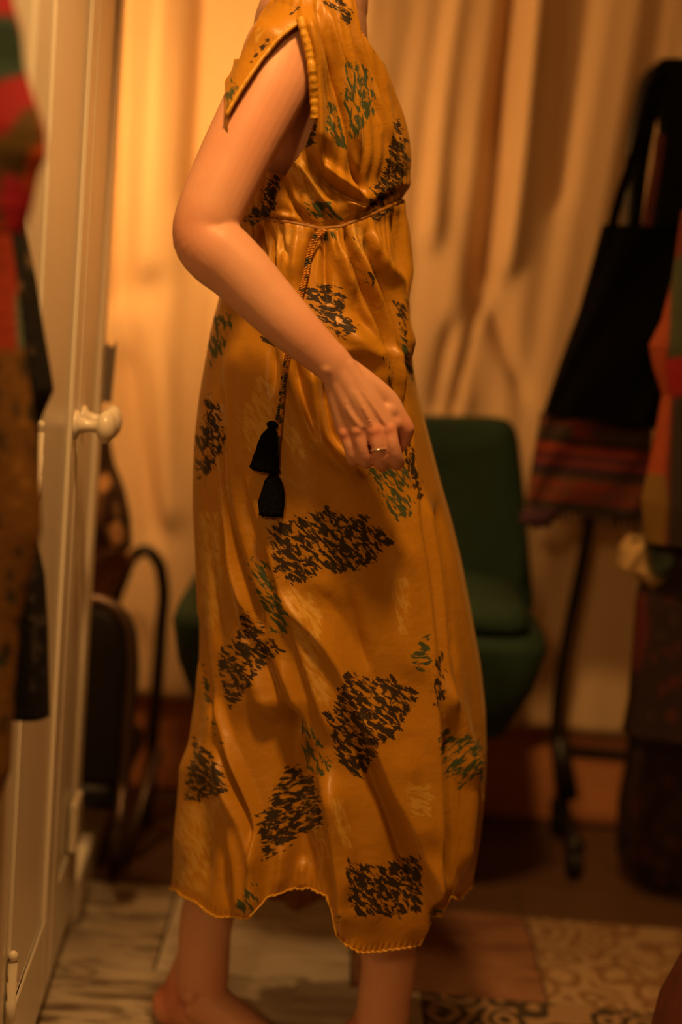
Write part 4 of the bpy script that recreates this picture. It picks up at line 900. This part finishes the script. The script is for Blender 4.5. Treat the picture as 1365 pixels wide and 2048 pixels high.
# woven striped bag
Ys = 2.64
wb_ = [(1082, 826), (1200, 842), (1306, 856), (1300, 940), (1290, 1042), (1180, 1030), (1052, 1012), (1066, 920)]
V, F = gridslab(wb_, Ys, .06, 60, 130); wo = mk('woven_bag', V, F, MAT_DYEV); tag(wo, 'red striped woven bag with fringe hanging below the black tote', 'bag')
C = np.zeros((len(V), 3)); q = proj(V); vv_ = (q[:, 1] - (826 + (q[:, 0] - 1082) * .10)) 
bands = [(0, (.16, .07, .045)), (12, (.24, .05, .022)), (22, (.09, .055, .04)), (44, (.05, .035, .03)), (56, (.30, .045, .018)), (72, (.22, .03, .02)), (80, (.06, .02, .05)), (88, (.25, .04, .025)), (98, (.09, .02, .055)), (106, (.05, .025, .03)), (118, (.10, .05, .025)), (128, (.30, .05, .025)), (148, (.24, .06, .03)), (160, (.30, .055, .03)), (172, (.07, .045, .025)), (190, (.05, .03, .02))]
for v0, cc in bands: C[vv_ >= v0] = cc
dash = (np.sin(q[:, 0] * .45) > .2) & (((vv_ > 8) & (vv_ < 44)) | ((vv_ > 128) & (vv_ < 165))); C[dash] = C[dash] * .35 + np.array((.20, .13, .09)) * .45
sq = (np.abs(q[:, 0] - 1170) < 24) & (vv_ > 2) & (vv_ < 44); C[sq] = (.30, .05, .025)
attr_col(wo, 'dye', C * .72)
fr = []
for k in range(44):
    x = 1058 + k * 5.3; a = at(x, 1008 + (x - 1052) * .125, Ys + rng.uniform(-.015, .0)); fr.append(tube([a + [0, 0, .006], a + [rng.normal(0, .002), 0, -.012], a + [rng.normal(0, .004), 0, -.026]], [.0022, .0020, .0012], 5))
f_ = mk('fringe', *join(fr), plain('dark_fringe', (.05, .02, .025), .9), wo); f_['kind'] = 'stuff'
mk('pompom', *join([ball(at(1078, 1036, Ys - .03), (.028, .022, .018), 16, 10)] + [ball(at(1078, 1036, Ys - .03) + rng.normal(0, 1, 3) * [.013, .010, .007], .009, 8, 6) for _ in range(26)]), plain('purple_wool', (.045, .012, .03), .95, var=.5, scale=90, bump=.6), wo)
# coloured garment at the right edge
hang('printed_blouse', [(1365, 420), (1345, 560), (1325, 640), (1300, 690), (1308, 735), (1326, 790), (1312, 870), (1298, 940), (1284, 1000), (1292, 1085)], [(1600, 420), (1600, 1090)], 2.36, .06, MAT_DYE,
     'orange, green and mustard printed blouse hanging at the right edge', 'blouse', nf=6, amp=.004, base=(.13, .012, .008),
     dye=[([(1290, 700), (1340, 580), (1350, 640), (1330, 720), (1345, 800), (1330, 960), (1280, 950)], (.30, .05, .012), 6), ([(1345, 520), (1420, 480), (1420, 720), (1338, 720)], (.05, .065, .035), 6), ([(1330, 720), (1420, 700), (1420, 780), (1340, 790)], (.30, .010, .012), 6),
          ([(1275, 945), (1330, 950), (1338, 1000), (1330, 1100), (1270, 1100)], (.17, .095, .018), 6), ([(1345, 800), (1420, 780), (1420, 1100), (1335, 1100), (1340, 960)], (.022, .015, .010), 8)])
V, F = gridslab([(1258, 1072), (1290, 1090), (1342, 1080), (1362, 1120), (1338, 1160), (1304, 1178), (1268, 1152), (1238, 1132), (1242, 1096)], 2.44, .09); sc = mk('knotted_scarf', V, F, MAT_DYE); tag(sc, 'small cream and green knotted scarf hanging below the printed blouse', 'scarf')
dye(sc, V, 2.44, (.42, .28, .12), [([(1292, 1085), (1370, 1080), (1370, 1150), (1320, 1160), (1296, 1140)], (.06, .09, .055), 6)])
hang('dark_skirt', [(1300, 1040), (1288, 1140), (1272, 1200), (1266, 1300), (1258, 1400), (1246, 1462)], [(1600, 1040), (1620, 1475)], 2.44, .07, MAT_DYE, 'dark red and black long skirt hanging at the right edge above the sack', 'skirt', nf=8, amp=.006, base=(.022, .008, .006),
     dye=[([(1262, 1200), (1290, 1180), (1300, 1260), (1280, 1340), (1260, 1340)], (.085, .010, .006), 10)] + blotches(16, 1300, 1365, 1180, 1440, 14, [(.07, .012, .008), (.04, .02, .01)]))
# mottled sack on the floor
Yz = floor_at(1300, 1790)[1] + .06
o = [(1262, 1456), (1330, 1440), (1500, 1440), (1560, 1600), (1560, 1800), (1300, 1798), (1262, 1776), (1232, 1740), (1236, 1640), (1250, 1560)]
V, F = gridslab(o, Yz, .15, 60, 90, .008); V[:, 2] -= V[:, 2].min(); sk = mk('cloth_sack', V, F, MAT_DYE); tag(sk, 'slouchy mottled brown cloth sack standing on the floor at the right edge', 'sack')
dye(sk, V, Yz, (.035, .018, .012), blotches(60, 1235, 1420, 1460, 1790, 15, [(.10, .055, .035), (.06, .030, .02), (.012, .008, .006), (.09, .016, .010)]))
# cloth-covered stool at the lower right corner
Yw = 1.74; _e = at(1332, 2048, Yw); _c = np.array([_e[0] + .225, Yw, 0]); rings = []; n = 96; tq = np.arange(n) * 2 * math.pi / n
for z, r_ in [(.004, .246), (.05, .238), (_e[2], .225), (_e[2] + .09, .198), (_e[2] + .16, .180), (_e[2] + .20, .168), (_e[2] + .222, .150), (_e[2] + .232, .10), (_e[2] + .234, .03)]:
    f = (1 - min(1, z / (_e[2] + .2))) * .012 + .001
    rings.append(np.stack([_c[0] + (r_ + f * np.sin(14 * tq + z * 6) + f * .6 * np.sin(23 * tq)) * np.cos(tq), Yw + (r_ + f * np.sin(14 * tq + z * 6) + f * .6 * np.sin(23 * tq)) * np.sin(tq), np.full(n, z)], 1))
st = mk('covered_stool', *loft(rings), plain('dark_red_cloth', (.10, .022, .014), .85, var=.3, scale=40, bump=.2)); tag(st, 'stool under a draped dark red cloth at the bottom right corner', 'stool')
